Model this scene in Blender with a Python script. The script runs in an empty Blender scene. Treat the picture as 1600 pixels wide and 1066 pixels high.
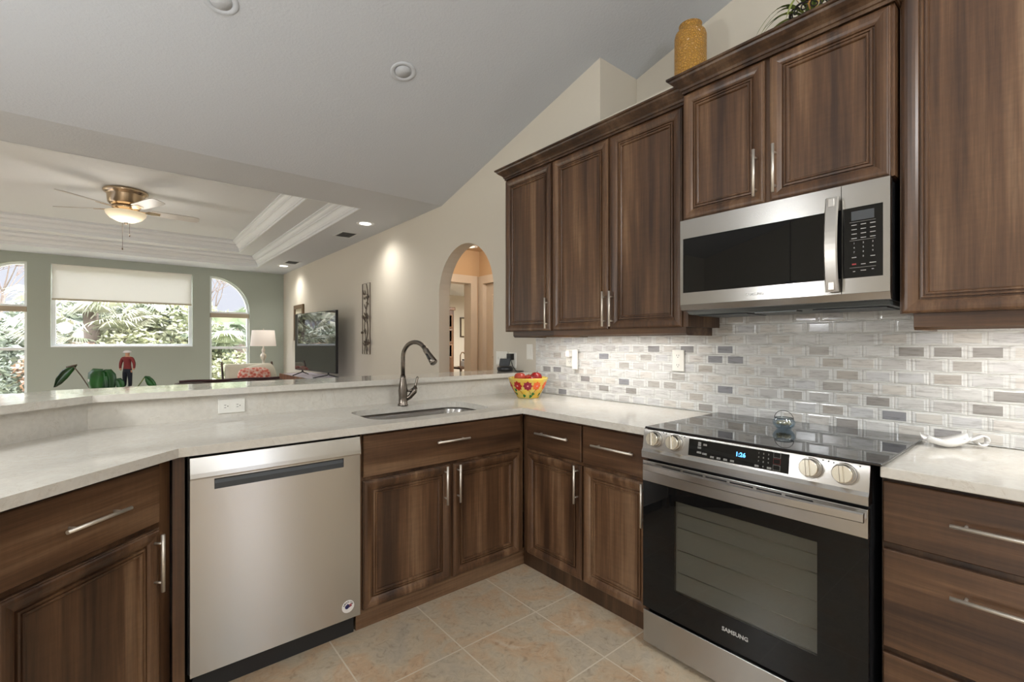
import bpy, bmesh, math, random
from mathutils import Vector, Matrix
PI = math.pi
R = random.Random(7)
SC = bpy.context.scene
COL = SC.collection

# ------------------------------------------------------------------ camera
cam = bpy.data.cameras.new('camera')
cam.sensor_width = 36.0
cam.lens = 727.9 / 1600 * 36
cam.shift_y = 2.98 / 1600
cam.clip_start = 0.02
co = bpy.data.objects.new('camera', cam)
co.location = (0, 0, 1.2786)
co.rotation_euler = (PI / 2, 0, -0.6919)
COL.objects.link(co)
SC.camera = co

# ------------------------------------------------------------------ world, view
w = bpy.data.worlds.new('sky')
w.use_nodes = True
SC.world = w
nt = w.node_tree
bg = nt.nodes['Background']
tc = nt.nodes.new('ShaderNodeTexCoord')
sep = nt.nodes.new('ShaderNodeSeparateXYZ')
rmp = nt.nodes.new('ShaderNodeValToRGB')
rmp.color_ramp.elements[0].position = 0.0
rmp.color_ramp.elements[0].color = (0.135, 0.140, 0.158, 1)
rmp.color_ramp.elements[1].position = 0.30
rmp.color_ramp.elements[1].color = (1.75, 1.78, 1.9, 1)
e_ = rmp.color_ramp.elements.new(0.14)
e_.color = (0.140, 0.145, 0.162, 1)
nt.links.new(tc.outputs['Generated'], sep.inputs[0])
nt.links.new(sep.outputs['Z'], rmp.inputs[0])
nt.links.new(rmp.outputs[0], bg.inputs['Color'])
bg.inputs['Strength'].default_value = 6.0
SC.view_settings.view_transform = 'Standard'
SC.view_settings.look = 'None'
SC.view_settings.gamma = 1
SC.view_settings.exposure = 0.0
SC.view_settings.use_curve_mapping = False

def lamp(name, kind, loc, energy, color=(1, 1, 1), rot=(0, 0, 0), **kw):
    l = bpy.data.lights.new(name, kind)
    l.energy = energy
    l.color = color
    for k, v in kw.items():
        setattr(l, k, v)
    o = bpy.data.objects.new(name, l)
    o.location = loc
    o.rotation_euler = rot
    COL.objects.link(o)
    return o

lamp('sun', 'SUN', (0, -5, 9), 5.5, (1.0, 0.95, 0.86), (math.radians(48), 0, math.radians(80)), angle=0.03)
KL = [(-1.3, -0.9), (0.95, -1.0), (-1.3, 1.85)]  # pendants behind the camera are added for light; the low one is inferred
def vz(y): return 2.603 + 0.2624 * (3.902 - y)
KZ = [2.75, 2.55, 1.70]
for (x, y), z in zip(KL, KZ):
    lamp('kitchen_lamp', 'POINT', (x, y, z), 75, (0.95, 0.98, 1.0), shadow_soft_size=.16)
# daylight portals in the seen and the added window openings
def portal(x, y, z, sx, sy, rot):
    o = lamp('window_portal', 'AREA', (x, y, z), 1, rot=rot, shape='RECTANGLE', size=sx, size_y=sy)
    o.data.cycles.is_portal = True
portal(0.01, 9.93, 1.84, 1.76, 1.26, (-PI / 2, 0, 0))
portal(1.456, 9.93, 1.48, 0.62, 1.98, (-PI / 2, 0, 0))
portal(-1.427, 9.93, 1.48, 0.62, 1.98, (-PI / 2, 0, 0))
portal(-3.42, -0.6, 1.2, 1.85, 2.2, (0, -PI / 2, 0))
portal(-2.53, 6.75, 1.15, 2.1, 2.5, (0, -PI / 2, 0))
portal(1.2, -2.78, 1.25, 0.5, 1.9, (PI / 2, 0, 0))

# ------------------------------------------------------------------ materials
M = {}
def base(name, color=(.8, .8, .8), rough=.5, metal=0.0, **kw):
    m = bpy.data.materials.new(name)
    m.use_nodes = True
    b = m.node_tree.nodes['Principled BSDF']
    b.inputs['Base Color'].default_value = (*color, 1)
    b.inputs['Roughness'].default_value = rough
    b.inputs['Metallic'].default_value = metal
    for k, v in kw.items():
        b.inputs[k].default_value = v
    M[name] = m
    return m, m.node_tree, b
def srgb(r, g, b):
    f = lambda c: (c / 255 / 12.92) if c / 255 <= .04045 else ((c / 255 + .055) / 1.055) ** 2.4
    return (f(r), f(g), f(b))
def nd(nt, kind, **kw):
    n = nt.nodes.new(kind)
    for k, v in kw.items():
        if k in n.inputs.keys(): n.inputs[k].default_value = v
        else: setattr(n, k, v)
    return n
def ramp(nt, stops):
    r = nt.nodes.new('ShaderNodeValToRGB')
    el = r.color_ramp.elements
    while len(el) < len(stops): el.new(0.5)
    for e, (p, c) in zip(el, stops):
        e.position = p; e.color = (*c, 1)
    return r
def coords(nt, scale=(1, 1, 1), rand=False, rot=(0, 0, 0), turn=0.0):
    t = nt.nodes.new('ShaderNodeTexCoord')
    mp = nt.nodes.new('ShaderNodeMapping')
    mp.inputs['Scale'].default_value = scale
    mp.inputs['Rotation'].default_value = rot
    if turn:
        vr = nt.nodes.new('ShaderNodeVectorRotate'); vr.rotation_type = 'Z_AXIS'; vr.inputs['Angle'].default_value = turn
        nt.links.new(t.outputs['Object'], vr.inputs['Vector']); nt.links.new(vr.outputs[0], mp.inputs['Vector'])
    else:
        nt.links.new(t.outputs['Object'], mp.inputs['Vector'])
    if rand:
        oi = nt.nodes.new('ShaderNodeObjectInfo')
        ml = nd(nt, 'ShaderNodeMath', operation='MULTIPLY'); ml.inputs[1].default_value = 37.0
        nt.links.new(oi.outputs['Random'], ml.inputs[0])
        cb = nt.nodes.new('ShaderNodeCombineXYZ')
        for i in range(3): nt.links.new(ml.outputs[0], cb.inputs[i])
        nt.links.new(cb.outputs[0], mp.inputs['Location'])
    return mp
def bump(nt, b, src, strength=.2, dist=.002):
    n = nd(nt, 'ShaderNodeBump')
    n.inputs['Strength'].default_value = strength
    n.inputs['Distance'].default_value = dist
    nt.links.new(src, n.inputs['Height'])
    nt.links.new(n.outputs[0], b.inputs['Normal'])

def plaster(name, col, sc=90, st=.25, rough=.85):
    m, nt, b = base(name, col, rough)
    mp = coords(nt)
    n = nd(nt, 'ShaderNodeTexNoise', Scale=sc, Detail=4.0, Roughness=.6)
    nt.links.new(mp.outputs[0], n.inputs['Vector'])
    bump(nt, b, n.outputs['Fac'], st, .004)
    return m
plaster('wall_beige', srgb(208, 201, 187), 60, .12)
plaster('wall_green', srgb(170, 177, 166), 60, .10)
plaster('wall_peach', srgb(196, 166, 130), 60, .10)
plaster('ceiling_white', srgb(198, 202, 207), 70, .5)
plaster('tray_white', srgb(210, 213, 214), 70, .5)
base('trim_white', srgb(226, 229, 231), .35)
base('trim_cream', srgb(206, 192, 174), .4)
base('sash_white', srgb(236, 240, 240), .35)

def wood(name, axis, streak=1.0, dark=1.0, turn=0.0):
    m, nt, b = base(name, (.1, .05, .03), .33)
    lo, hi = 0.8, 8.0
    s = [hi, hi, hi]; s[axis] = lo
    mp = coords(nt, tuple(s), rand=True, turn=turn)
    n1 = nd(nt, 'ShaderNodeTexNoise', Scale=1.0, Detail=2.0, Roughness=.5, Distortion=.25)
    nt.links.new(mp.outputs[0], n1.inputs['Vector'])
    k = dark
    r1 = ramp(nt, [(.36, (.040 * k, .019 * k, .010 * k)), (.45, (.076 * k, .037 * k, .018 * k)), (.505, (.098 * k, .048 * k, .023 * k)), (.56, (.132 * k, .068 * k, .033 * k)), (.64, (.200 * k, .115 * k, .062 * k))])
    s4 = [34, 34, 34]; s4[axis] = 1.1
    mp4 = coords(nt, tuple(s4), rand=True, turn=turn)
    n4 = nd(nt, 'ShaderNodeTexNoise', Scale=1.0, Detail=4.0, Roughness=.6, Distortion=.5)
    nt.links.new(mp4.outputs[0], n4.inputs['Vector'])
    mf = nd(nt, 'ShaderNodeMix', data_type='FLOAT'); mf.inputs[0].default_value = .38
    nt.links.new(n1.outputs['Fac'], mf.inputs[2]); nt.links.new(n4.outputs['Fac'], mf.inputs[3])
    nt.links.new(mf.outputs[0], r1.inputs[0])
    s2 = [120, 120, 120]; s2[axis] = 5
    mp2 = coords(nt, tuple(s2), rand=True, turn=turn)
    n2 = nd(nt, 'ShaderNodeTexNoise', Scale=1.0, Detail=3.0, Roughness=.7)
    nt.links.new(mp2.outputs[0], n2.inputs['Vector'])
    r2 = ramp(nt, [(.3, (.78, .78, .78)), (.7, (1.16, 1.16, 1.16))])
    nt.links.new(n2.outputs['Fac'], r2.inputs[0])
    # cross-grain flame flecks
    s3 = [14, 14, 14]; s3[axis] = 80
    mp3 = coords(nt, tuple(s3), rand=True, turn=turn)
    n3 = nd(nt, 'ShaderNodeTexNoise', Scale=1.0, Detail=2.0)
    nt.links.new(mp3.outputs[0], n3.inputs['Vector'])
    r3 = ramp(nt, [(.35, (.95, .95, .95)), (.65, (1.06, 1.06, 1.06))])
    nt.links.new(n3.outputs['Fac'], r3.inputs[0])
    mx = nd(nt, 'ShaderNodeMix', data_type='RGBA', blend_type='MULTIPLY'); mx.inputs[0].default_value = 1
    nt.links.new(r1.outputs[0], mx.inputs[6]); nt.links.new(r2.outputs[0], mx.inputs[7])
    mx2 = nd(nt, 'ShaderNodeMix', data_type='RGBA', blend_type='MULTIPLY'); mx2.inputs[0].default_value = .8
    nt.links.new(mx.outputs[2], mx2.inputs[6]); nt.links.new(r3.outputs[0], mx2.inputs[7])
    nt.links.new(mx2.outputs[2], b.inputs['Base Color'])
    bump(nt, b, n2.outputs['Fac'], .03, .0006)
    return m
wood('walnut_z', 2, dark=1.0); wood('walnut_x', 0, dark=.92); wood('walnut_y', 1, dark=.92)
wood('walnut_diag', 0, dark=.92, turn=-PI / 4)
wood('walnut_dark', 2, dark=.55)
wood('oak_brown', 2, dark=1.2)

m, nt, b = base('quartz', srgb(222, 213, 197), .08)
mp = coords(nt, (1, 1, 1))
n1 = nd(nt, 'ShaderNodeTexNoise', Scale=5.0, Detail=6.0, Roughness=.65, Distortion=1.8)
nt.links.new(mp.outputs[0], n1.inputs['Vector'])
r1 = ramp(nt, [(.40, srgb(206, 201, 191)), (.494, srgb(208, 203, 193)), (.50, srgb(194, 186, 173)), (.506, srgb(208, 203, 193)), (.62, srgb(210, 206, 197))])
nt.links.new(n1.outputs['Fac'], r1.inputs[0])
n2 = nd(nt, 'ShaderNodeTexNoise', Scale=60.0, Detail=3.0)
nt.links.new(mp.outputs[0], n2.inputs['Vector'])
r2 = ramp(nt, [(.3, (.95, .95, .95)), (.7, (1.03, 1.03, 1.03))])
nt.links.new(n2.outputs['Fac'], r2.inputs[0])
mx = nd(nt, 'ShaderNodeMix', data_type='RGBA', blend_type='MULTIPLY'); mx.inputs[0].default_value = 1
nt.links.new(r1.outputs[0], mx.inputs[6]); nt.links.new(r2.outputs[0], mx.inputs[7])
nt.links.new(mx.outputs[2], b.inputs['Base Color'])

# floor tile: square stone tiles with pale grout
m, nt, b = base('floor_tile', (.5, .4, .3), .32)
mp = coords(nt)
mp.inputs['Location'].default_value = (-1.499, -1.633, 0)
br = nd(nt, 'ShaderNodeTexBrick', offset=0.0, squash=1.0)
br.inputs['Scale'].default_value = 1.0
br.inputs['Brick Width'].default_value = .414
br.inputs['Row Height'].default_value = .414
br.inputs['Mortar Size'].default_value = .0035
br.inputs['Mortar Smooth'].default_value = .3
br.inputs['Color1'].default_value = (0, 0, 0, 1); br.inputs['Color2'].default_value = (1, 1, 1, 1)
br.inputs['Mortar'].default_value = (.5, .5, .5, 1)
nt.links.new(mp.outputs[0], br.inputs['Vector'])
mp2 = coords(nt)
na = nd(nt, 'ShaderNodeTexNoise', Scale=4.5, Detail=6.0, Roughness=.6, Distortion=.8)
nt.links.new(mp2.outputs[0], na.inputs['Vector'])
ra = ramp(nt, [(.33, srgb(176, 163, 144)), (.47, srgb(184, 168, 144)), (.60, srgb(186, 157, 126)), (.74, srgb(198, 184, 162))])
nt.links.new(na.outputs['Fac'], ra.inputs[0])
nb = nd(nt, 'ShaderNodeTexNoise', Scale=22.0, Detail=8.0, Roughness=.7, Distortion=1.5)
nt.links.new(mp2.outputs[0], nb.inputs['Vector'])
rb = ramp(nt, [(.34, (.70, .66, .62)), (.44, (.95, .95, .95)), (.52, (1, 1, 1)), (.66, (1.12, 1.12, 1.12))])
nt.links.new(nb.outputs['Fac'], rb.inputs[0])
mx = nd(nt, 'ShaderNodeMix', data_type='RGBA', blend_type='MULTIPLY'); mx.inputs[0].default_value = .9
nt.links.new(ra.outputs[0], mx.inputs[6]); nt.links.new(rb.outputs[0], mx.inputs[7])
mg = nd(nt, 'ShaderNodeMix', data_type='RGBA')
nt.links.new(br.outputs['Fac'], mg.inputs[0])
nt.links.new(mx.outputs[2], mg.inputs[6]); mg.inputs[7].default_value = (*srgb(205, 193, 172), 1)
nt.links.new(mg.outputs[2], b.inputs['Base Color'])
bump(nt, b, nb.outputs['Fac'], .12, .003)

def brushed(name, col, rough, an=.8):
    m, nt, b = base(name, col, rough, 1.0)
    b.inputs['Anisotropic'].default_value = an
    b.inputs['Anisotropic Rotation'].default_value = ANR
    tg = nd(nt, 'ShaderNodeTangent', direction_type='RADIAL', axis='Z')
    nt.links.new(tg.outputs[0], b.inputs['Tangent'])
    return m
ANR = .25
brushed('stainless', srgb(182, 179, 175), .27)
brushed('stainless_dw', srgb(198, 196, 193), .24)
brushed('stainless_dark', srgb(120, 118, 112), .3)
base('nickel', srgb(222, 214, 202), .42, .85)
base('handle_steel', srgb(190, 186, 180), .36, 1.0); base('faucet_steel', srgb(120, 112, 104), .25, 1.0)
base('knob_metal', srgb(222, 216, 202), .22, 1.0)
base('fan_nickel', srgb(200, 178, 150), .25, 1.0)
base('black_glass', (.006, .006, .006), .02, **{'Specular IOR Level': .32})
base('cooktop_glass', (.010, .010, .011), .03, **{'Specular IOR Level': .9})
base('black_plastic', (.012, .012, .013), .35)
base('black_matte', (.01, .01, .01), .7)
base('dark_grey', (.05, .055, .06), .45)
base('grey_vent', (.16, .17, .17), .5, .6)
base('vent_dark', (.05, .05, .05), .6)
base('white_plastic', srgb(232, 230, 222), .3)
base('white_gloss', srgb(240, 238, 234), .12)
base('shade_fabric', srgb(236, 234, 226), .9)
m, nt, b = base('shade_cloth', srgb(240, 238, 230), .9, **{'Transmission Weight': 0.0})
tl = nt.nodes.new('ShaderNodeBsdfTranslucent'); tl.inputs[0].default_value = (.85, .86, .84, 1)
ms = nt.nodes.new('ShaderNodeMixShader'); ms.inputs[0].default_value = .30
nt.links.new(b.outputs[0], ms.inputs[1]); nt.links.new(tl.outputs[0], ms.inputs[2]); nt.links.new(ms.outputs[0], nt.nodes['Material Output'].inputs[0])
base('shade_rail', srgb(190, 182, 162), .6)
base('tan_shade', srgb(176, 162, 142), .8)
base('oven_grey', (.50, .49, .45), .5)
base('rack_metal', (.6, .58, .52), .3, 1.0)
base('grey_text', (.45, .44, .42), .5)
base('red_text', (.35, .03, .03), .5)
base('fan_blade_grey', srgb(200, 200, 196), .4); base('white_text', (.8, .8, .8), .5)
base('black_cable', (.01, .01, .01), .5)
base('iron', (.035, .028, .024), .5, .6)
base('iron_bronze', (.09, .065, .045), .5, .5)
base('cap_white', srgb(225, 220, 215), .6)
base('skin', srgb(200, 150, 120), .6)
base('shirt_red', srgb(120, 40, 38), .8)
base('trousers', srgb(25, 28, 40), .8)
base('shoe', srgb(170, 165, 160), .4)
base('maroon', srgb(62, 30, 34), .5)
base('purple_cloth', srgb(92, 60, 96), .9)
base('cream_fabric', srgb(205, 200, 182), .9)
base('sofa_leather', srgb(60, 36, 32), .45)
base('frame_gold', srgb(105, 82, 58), .45, .3)
base('mat_cream', srgb(205, 196, 172), .8)
base('door_paint', srgb(200, 184, 164), .45)
base('apple_red', srgb(135, 18, 16), .18)
base('apple_pink', srgb(165, 62, 46), .2)
base('stem_brown', (.05, .03, .015), .7)
base('soil', srgb(120, 95, 78), .9)
base('bark', srgb(120, 108, 100), .9)
base('terracotta', srgb(140, 80, 55), .8)

def leafmat(name, c1, c2, sc=8):
    m, nt, b = base(name, c1, .45)
    mp = coords(nt, rand=True)
    n = nd(nt, 'ShaderNodeTexNoise', Scale=sc, Detail=2.0)
    nt.links.new(mp.outputs[0], n.inputs['Vector'])
    r = ramp(nt, [(.35, c1), (.65, c2)])
    nt.links.new(n.outputs['Fac'], r.inputs[0])
    nt.links.new(r.outputs[0], b.inputs['Base Color'])
    return m
leafmat('leaf_deep', srgb(8, 46, 16), srgb(26, 88, 26))
leafmat('leaf_aloe', srgb(80, 100, 48), srgb(150, 160, 80))
leafmat('palm_pale', srgb(150, 158, 134), srgb(215, 212, 196), 2)
leafmat('palm_green', srgb(112, 130, 108), srgb(180, 188, 162), 2)
leafmat('shrub_green', srgb(142, 150, 118), srgb(205, 205, 178), 3)
leafmat('shrub_red', srgb(150, 120, 100), srgb(190, 165, 145), 3)
leafmat('blossom', srgb(205, 130, 70), srgb(205, 190, 110), 3)
leafmat('tree_far', srgb(130, 142, 128), srgb(178, 185, 168), 2)
leafmat('grass', srgb(170, 170, 140), srgb(215, 205, 180), 1)

# cushion print
m, nt, b = base('cushion_print', (.6, .5, .4), .9)
mp = coords(nt)
v = nd(nt, 'ShaderNodeTexVoronoi', Scale=22.0)
nt.links.new(mp.outputs[0], v.inputs['Vector'])
r = ramp(nt, [(.0, srgb(176, 70, 60)), (.45, srgb(208, 120, 104)), (.60, srgb(216, 170, 155)), (.8, srgb(222, 205, 192))])
nt.links.new(v.outputs['Distance'], r.inputs[0]); nt.links.new(r.outputs[0], b.inputs['Base Color'])
# generic abstract print for pictures
m, nt, b = base('picture_print', (.5, .5, .5), .5)
mp = coords(nt, (1, 1, 1))
v = nd(nt, 'ShaderNodeTexNoise', Scale=14.0, Detail=4.0)
nt.links.new(mp.outputs[0], v.inputs['Vector'])
r = ramp(nt, [(.35, srgb(40, 40, 48)), (.5, srgb(130, 125, 110)), (.62, srgb(190, 190, 170))])
nt.links.new(v.outputs['Fac'], r.inputs[0]); nt.links.new(r.outputs[0], b.inputs['Base Color'])
# ochre vase
m, nt, b = base('vase_ochre', srgb(190, 140, 62), .28)
mp = coords(nt)
v = nd(nt, 'ShaderNodeTexVoronoi', Scale=70.0, feature='DISTANCE_TO_EDGE')
nt.links.new(mp.outputs[0], v.inputs['Vector'])
r = ramp(nt, [(.0, srgb(150, 104, 42)), (.12, srgb(196, 146, 66)), (.4, srgb(200, 152, 72))])
nt.links.new(v.outputs['Distance'], r.inputs[0]); nt.links.new(r.outputs[0], b.inputs['Base Color'])
bump(nt, b, v.outputs['Distance'], 1.0, .012)
# bowl glaze
m, nt, b = base('bowl_yellow', srgb(222, 188, 70), .12)
mp = coords(nt)
v = nd(nt, 'ShaderNodeTexNoise', Scale=18.0, Detail=2.0)
nt.links.new(mp.outputs[0], v.inputs['Vector'])
r = ramp(nt, [(.4, srgb(218, 178, 62)), (.6, srgb(214, 192, 100))])
nt.links.new(v.outputs['Fac'], r.inputs[0]); nt.links.new(r.outputs[0], b.inputs['Base Color'])
base('petal_red', srgb(165, 30, 22), .2); base('petal_orange', srgb(222, 96, 34), .2); base('petal_magenta', srgb(140, 30, 50), .2)
base('petal_centre', srgb(235, 150, 150), .2); base('glaze_green', srgb(34, 110, 50), .2)

# tile marble with per-tile tint attribute
m, nt, b = base('tile_marble', (.7, .7, .7), .12)
at = nt.nodes.new('ShaderNodeAttribute'); at.attribute_name = 'tint'
mp = coords(nt, (1, 9, 70))
n = nd(nt, 'ShaderNodeTexNoise', Scale=1.6, Detail=5.0, Roughness=.65, Distortion=.6)
nt.links.new(mp.outputs[0], n.inputs['Vector'])
r = ramp(nt, [(.33, (.62, .60, .59)), (.5, (1, 1, 1)), (.68, (1.08, 1.08, 1.08))])
nt.links.new(n.outputs['Fac'], r.inputs[0])
mx = nd(nt, 'ShaderNodeMix', data_type='RGBA', blend_type='MULTIPLY')
mx.inputs[0].default_value = .75
nt.links.new(at.outputs['Color'], mx.inputs[6]); nt.links.new(r.outputs[0], mx.inputs[7])
nt.links.new(mx.outputs[2], b.inputs['Base Color'])

def emis(name, col, st):
    m = bpy.data.materials.new(name); m.use_nodes = True
    nt = m.node_tree; nt.nodes.clear()
    e = nt.nodes.new('ShaderNodeEmission'); o = nt.nodes.new('ShaderNodeOutputMaterial')
    e.inputs[0].default_value = (*col, 1); e.inputs[1].default_value = st
    nt.links.new(e.outputs[0], o.inputs[0]); M[name] = m
emis('led_white', (1, .97, .9), 6.0)
emis('led_warm', (1, .75, .5), 3.0)
emis('display_blue', (.12, .45, 1.0), 3.0)
emis('under_led', (1, .95, .88), 2.5)
emis('fixture_glow', (1, .95, .88), 2.2)
m, nt, b = base('fan_bowl', srgb(225, 214, 188), .3)
b.inputs['Emission Color'].default_value = (1, .82, .55, 1); b.inputs['Emission Strength'].default_value = .35
m, nt, b = base('lamp_shade', srgb(235, 225, 215), .9)
b.inputs['Emission Color'].default_value = (1, .9, .82, 1); b.inputs['Emission Strength'].default_value = .12

def glass(name, tint=(1, 1, 1), gl=.08, rough=.0):
    m = bpy.data.materials.new(name); m.use_nodes = True
    nt = m.node_tree; nt.nodes.clear()
    t = nt.nodes.new('ShaderNodeBsdfTransparent'); g = nt.nodes.new('ShaderNodeBsdfGlossy')
    t.inputs[0].default_value = (*tint, 1); g.inputs['Roughness'].default_value = rough
    mx = nt.nodes.new('ShaderNodeMixShader'); o = nt.nodes.new('ShaderNodeOutputMaterial')
    mx.inputs[0].default_value = gl
    nt.links.new(t.outputs[0], mx.inputs[1]); nt.links.new(g.outputs[0], mx.inputs[2]); nt.links.new(mx.outputs[0], o.inputs[0])
    M[name] = m
glass('pane', gl=.02); glass('globe_glass', (1, 1, 1), .04); glass('oven_glass', (.62, .62, .60), .06, .02); glass('jar_glass', (.82, .88, .92), .14, .0)

# ------------------------------------------------------------------ mesh helpers
class MB:
    def __init__(s): s.bm = bmesh.new()
    def box(s, x0, x1, y0, y1, z0, z1, bev=0, M4=None):
        vs = [s.bm.verts.new((x, y, z)) for x in (x0, x1) for y in (y0, y1) for z in (z0, z1)]
        for f in ((0, 1, 3, 2), (4, 6, 7, 5), (0, 4, 5, 1), (2, 3, 7, 6), (0, 2, 6, 4), (1, 5, 7, 3)):
            s.bm.faces.new([vs[i] for i in f])
        if M4 is not None:
            for v_ in vs: v_.co = M4 @ v_.co
        if bev:
            es = list({e for v_ in vs for e in v_.link_edges})
            bmesh.ops.bevel(s.bm, geom=es, offset=bev, segments=2, affect='EDGES', profile=.5)
        return s
    def ringtube(s, rings, closed=False, caps=True, smooth=True):
        L = []
        for r in rings: L.append([s.bm.verts.new(p) for p in r])
        n = len(L[0]); seq = list(range(len(L) - 1)) + ([len(L) - 1] if closed else [])
        for i in seq:
            a, b_ = L[i], L[(i + 1) % len(L)]
            for j in range(n):
                k = (j + 1) % n
                f = s.bm.faces.new((a[j], a[k], b_[k], b_[j])); f.smooth = smooth
        if caps and not closed:
            s.bm.faces.new(L[0][::-1]); s.bm.faces.new(L[-1])
        return s
    def tube(s, pts, r, n=10, closed=False, caps=True):
        pts = [Vector(p) for p in pts]
        rr = r if isinstance(r, (list, tuple)) else [r] * len(pts)
        rings = []; up = None
        for i, p in enumerate(pts):
            if closed: d = pts[(i + 1) % len(pts)] - pts[i - 1]
            else: d = pts[min(i + 1, len(pts) - 1)] - pts[max(i - 1, 0)]
            d.normalize()
            if up is None:
                up = Vector((0, 0, 1)) if abs(d.z) < .9 else Vector((1, 0, 0))
            a = d.cross(up); a.normalize(); b_ = a.cross(d); b_.normalize(); up = b_
            rings.append([p + (a * math.cos(t) + b_ * math.sin(t)) * rr[i] for t in (2 * PI * k / n for k in range(n))])
        return s.ringtube(rings, closed, caps)
    def lathe(s, prof, c=(0, 0, 0), n=32, axis=None, caps=True, smooth=True):
        c = Vector(c)
        q = Matrix.Identity(3) if axis is None else Vector((0, 0, 1)).rotation_difference(Vector(axis)).to_matrix()
        rings = []
        for r, z in prof:
            rings.append([c + q @ Vector((r * math.cos(t), r * math.sin(t), z)) for t in (2 * PI * k / n for k in range(n))])
        return s.ringtube(rings, False, caps, smooth)
    def prism(s, poly, z0, z1):
        a = [s.bm.verts.new((x, y, z0)) for x, y in poly]; b_ = [s.bm.verts.new((x, y, z1)) for x, y in poly]
        n = len(poly)
        for i in range(n):
            j = (i + 1) % n; s.bm.faces.new((a[i], a[j], b_[j], b_[i]))
        s.bm.faces.new(a[::-1]); s.bm.faces.new(b_)
        return s
    def extr(s, prof, axis, a0, a1):
        # prof: points in the two other axes; axis 0: (y,z) extruded in x ; axis 1: (x,z) in y
        def P(p, t):
            return (t, p[0], p[1]) if axis == 0 else ((p[0], t, p[1]) if axis == 1 else (p[0], p[1], t))
        A = [s.bm.verts.new(P(p, a0)) for p in prof]; B = [s.bm.verts.new(P(p, a1)) for p in prof]
        n = len(prof)
        for i in range(n):
            j = (i + 1) % n; s.bm.faces.new((A[i], A[j], B[j], B[i]))
        s.bm.faces.new(A[::-1]); s.bm.faces.new(B)
        return s
    def quad(s, pts, smooth=False):
        f = s.bm.faces.new([s.bm.verts.new(p) for p in pts]); f.smooth = smooth
        return s
    def rings(s, o, u, v, n, w, h, prof, panel=True):
        """routed rectangular panel: origin o, width dir u, height dir v, normal n; prof = (inset, height)"""
        o, u, v, n = Vector(o), Vector(u), Vector(v), Vector(n)
        L = []
        for d, t in prof:
            L.append([s.bm.verts.new(o + u * a + v * b_ + n * t) for a, b_ in ((d, d), (w - d, d), (w - d, h - d), (d, h - d))])
        for A, B in zip(L[:-1], L[1:]):
            for i in range(4):
                j = (i + 1) % 4
                s.bm.faces.new((A[i], A[j], B[j], B[i]))
        s.bm.faces.new(L[-1]); s.bm.faces.new(L[0][::-1])
        return s
    def sphere(s, c, r, seg=16, sc=(1, 1, 1)):
        ret = bmesh.ops.create_uvsphere(s.bm, u_segments=seg, v_segments=max(6, seg // 2), radius=r)
        for v_ in ret['verts']:
            v_.co = Vector((v_.co.x * sc[0], v_.co.y * sc[1], v_.co.z * sc[2])) + Vector(c)
            for f in v_.link_faces: f.smooth = True
        return s
    def build(s, name, mat, parent=None, fix=True):
        me = bpy.data.meshes.new(name)
        if fix: bmesh.ops.recalc_face_normals(s.bm, faces=s.bm.faces[:])
        s.bm.to_mesh(me); s.bm.free()
        return link(name, me, mat, parent)

def link(name, me, mat, parent=None):
    o = bpy.data.objects.new(name, me); COL.objects.link(o)
    if mat: me.materials.append(M[mat])
    if parent is not None:
        o.parent = parent
        off = Vector((0, 0, 0)); p = parent
        while p is not None: off += p.location; p = p.parent
        o.location = -off
    return o

def plate(name, outer, holes, a0, a1, axis, mat, parent=None):
    """flat plate with holes: 2D outline, extruded from a0 to a1 along axis (0: outline in y,z; 1: x,z; 2: x,y)"""
    cu = bpy.data.curves.new('c', 'CURVE'); cu.dimensions = '2D'; cu.fill_mode = 'BOTH'
    cu.extrude = (a1 - a0) / 2
    for poly in [outer] + holes:
        sp = cu.splines.new('POLY'); sp.points.add(len(poly) - 1)
        for p, q in zip(sp.points, poly): p.co = (q[0], q[1], 0, 1)
        sp.use_cyclic_u = True
    t = bpy.data.objects.new('t', cu); COL.objects.link(t)
    dg = bpy.context.evaluated_depsgraph_get()
    me = bpy.data.meshes.new_from_object(t.evaluated_get(dg))
    bpy.data.objects.remove(t); bpy.data.curves.remove(cu)
    mid = (a0 + a1) / 2
    for v in me.vertices:
        a, b_, c = v.co
        c += mid
        v.co = (c, a, b_) if axis == 0 else ((a, c, b_) if axis == 1 else (a, b_, c))
    bm = bmesh.new(); bm.from_mesh(me); bmesh.ops.remove_doubles(bm, verts=bm.verts, dist=1e-5)
    bmesh.ops.recalc_face_normals(bm, faces=bm.faces); bm.to_mesh(me); bm.free()
    for p in me.polygons: p.use_smooth = False
    me.name = name
    return link(name, me, mat, parent)

def text(name, body, size, loc, rot, mat, parent, depth=.0004, align='CENTER', bold=0):
    cu = bpy.data.curves.new('t', 'FONT'); cu.body = body; cu.size = size; cu.extrude = depth
    cu.align_x = align; cu.align_y = 'CENTER'; cu.offset = bold; cu.resolution_u = 2
    t = bpy.data.objects.new('t', cu); COL.objects.link(t)
    dg = bpy.context.evaluated_depsgraph_get()
    me = bpy.data.meshes.new_from_object(t.evaluated_get(dg))
    bpy.data.objects.remove(t); bpy.data.curves.remove(cu)
    me.transform(Matrix.Translation(loc) @ rot.to_4x4())
    me.name = name
    return link(name, me, mat, parent)
def basis(x, y):  # matrix whose local x, y map to given world dirs
    x = Vector(x).normalized(); y = Vector(y).normalized(); z = x.cross(y)
    return Matrix((x, y, z)).transposed()
FACE_NEG_X = basis((0, -1, 0), (0, 0, 1))   # lettering read by someone looking toward +X
FACE_NEG_Y = basis((1, 0, 0), (0, 0, 1))

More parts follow.
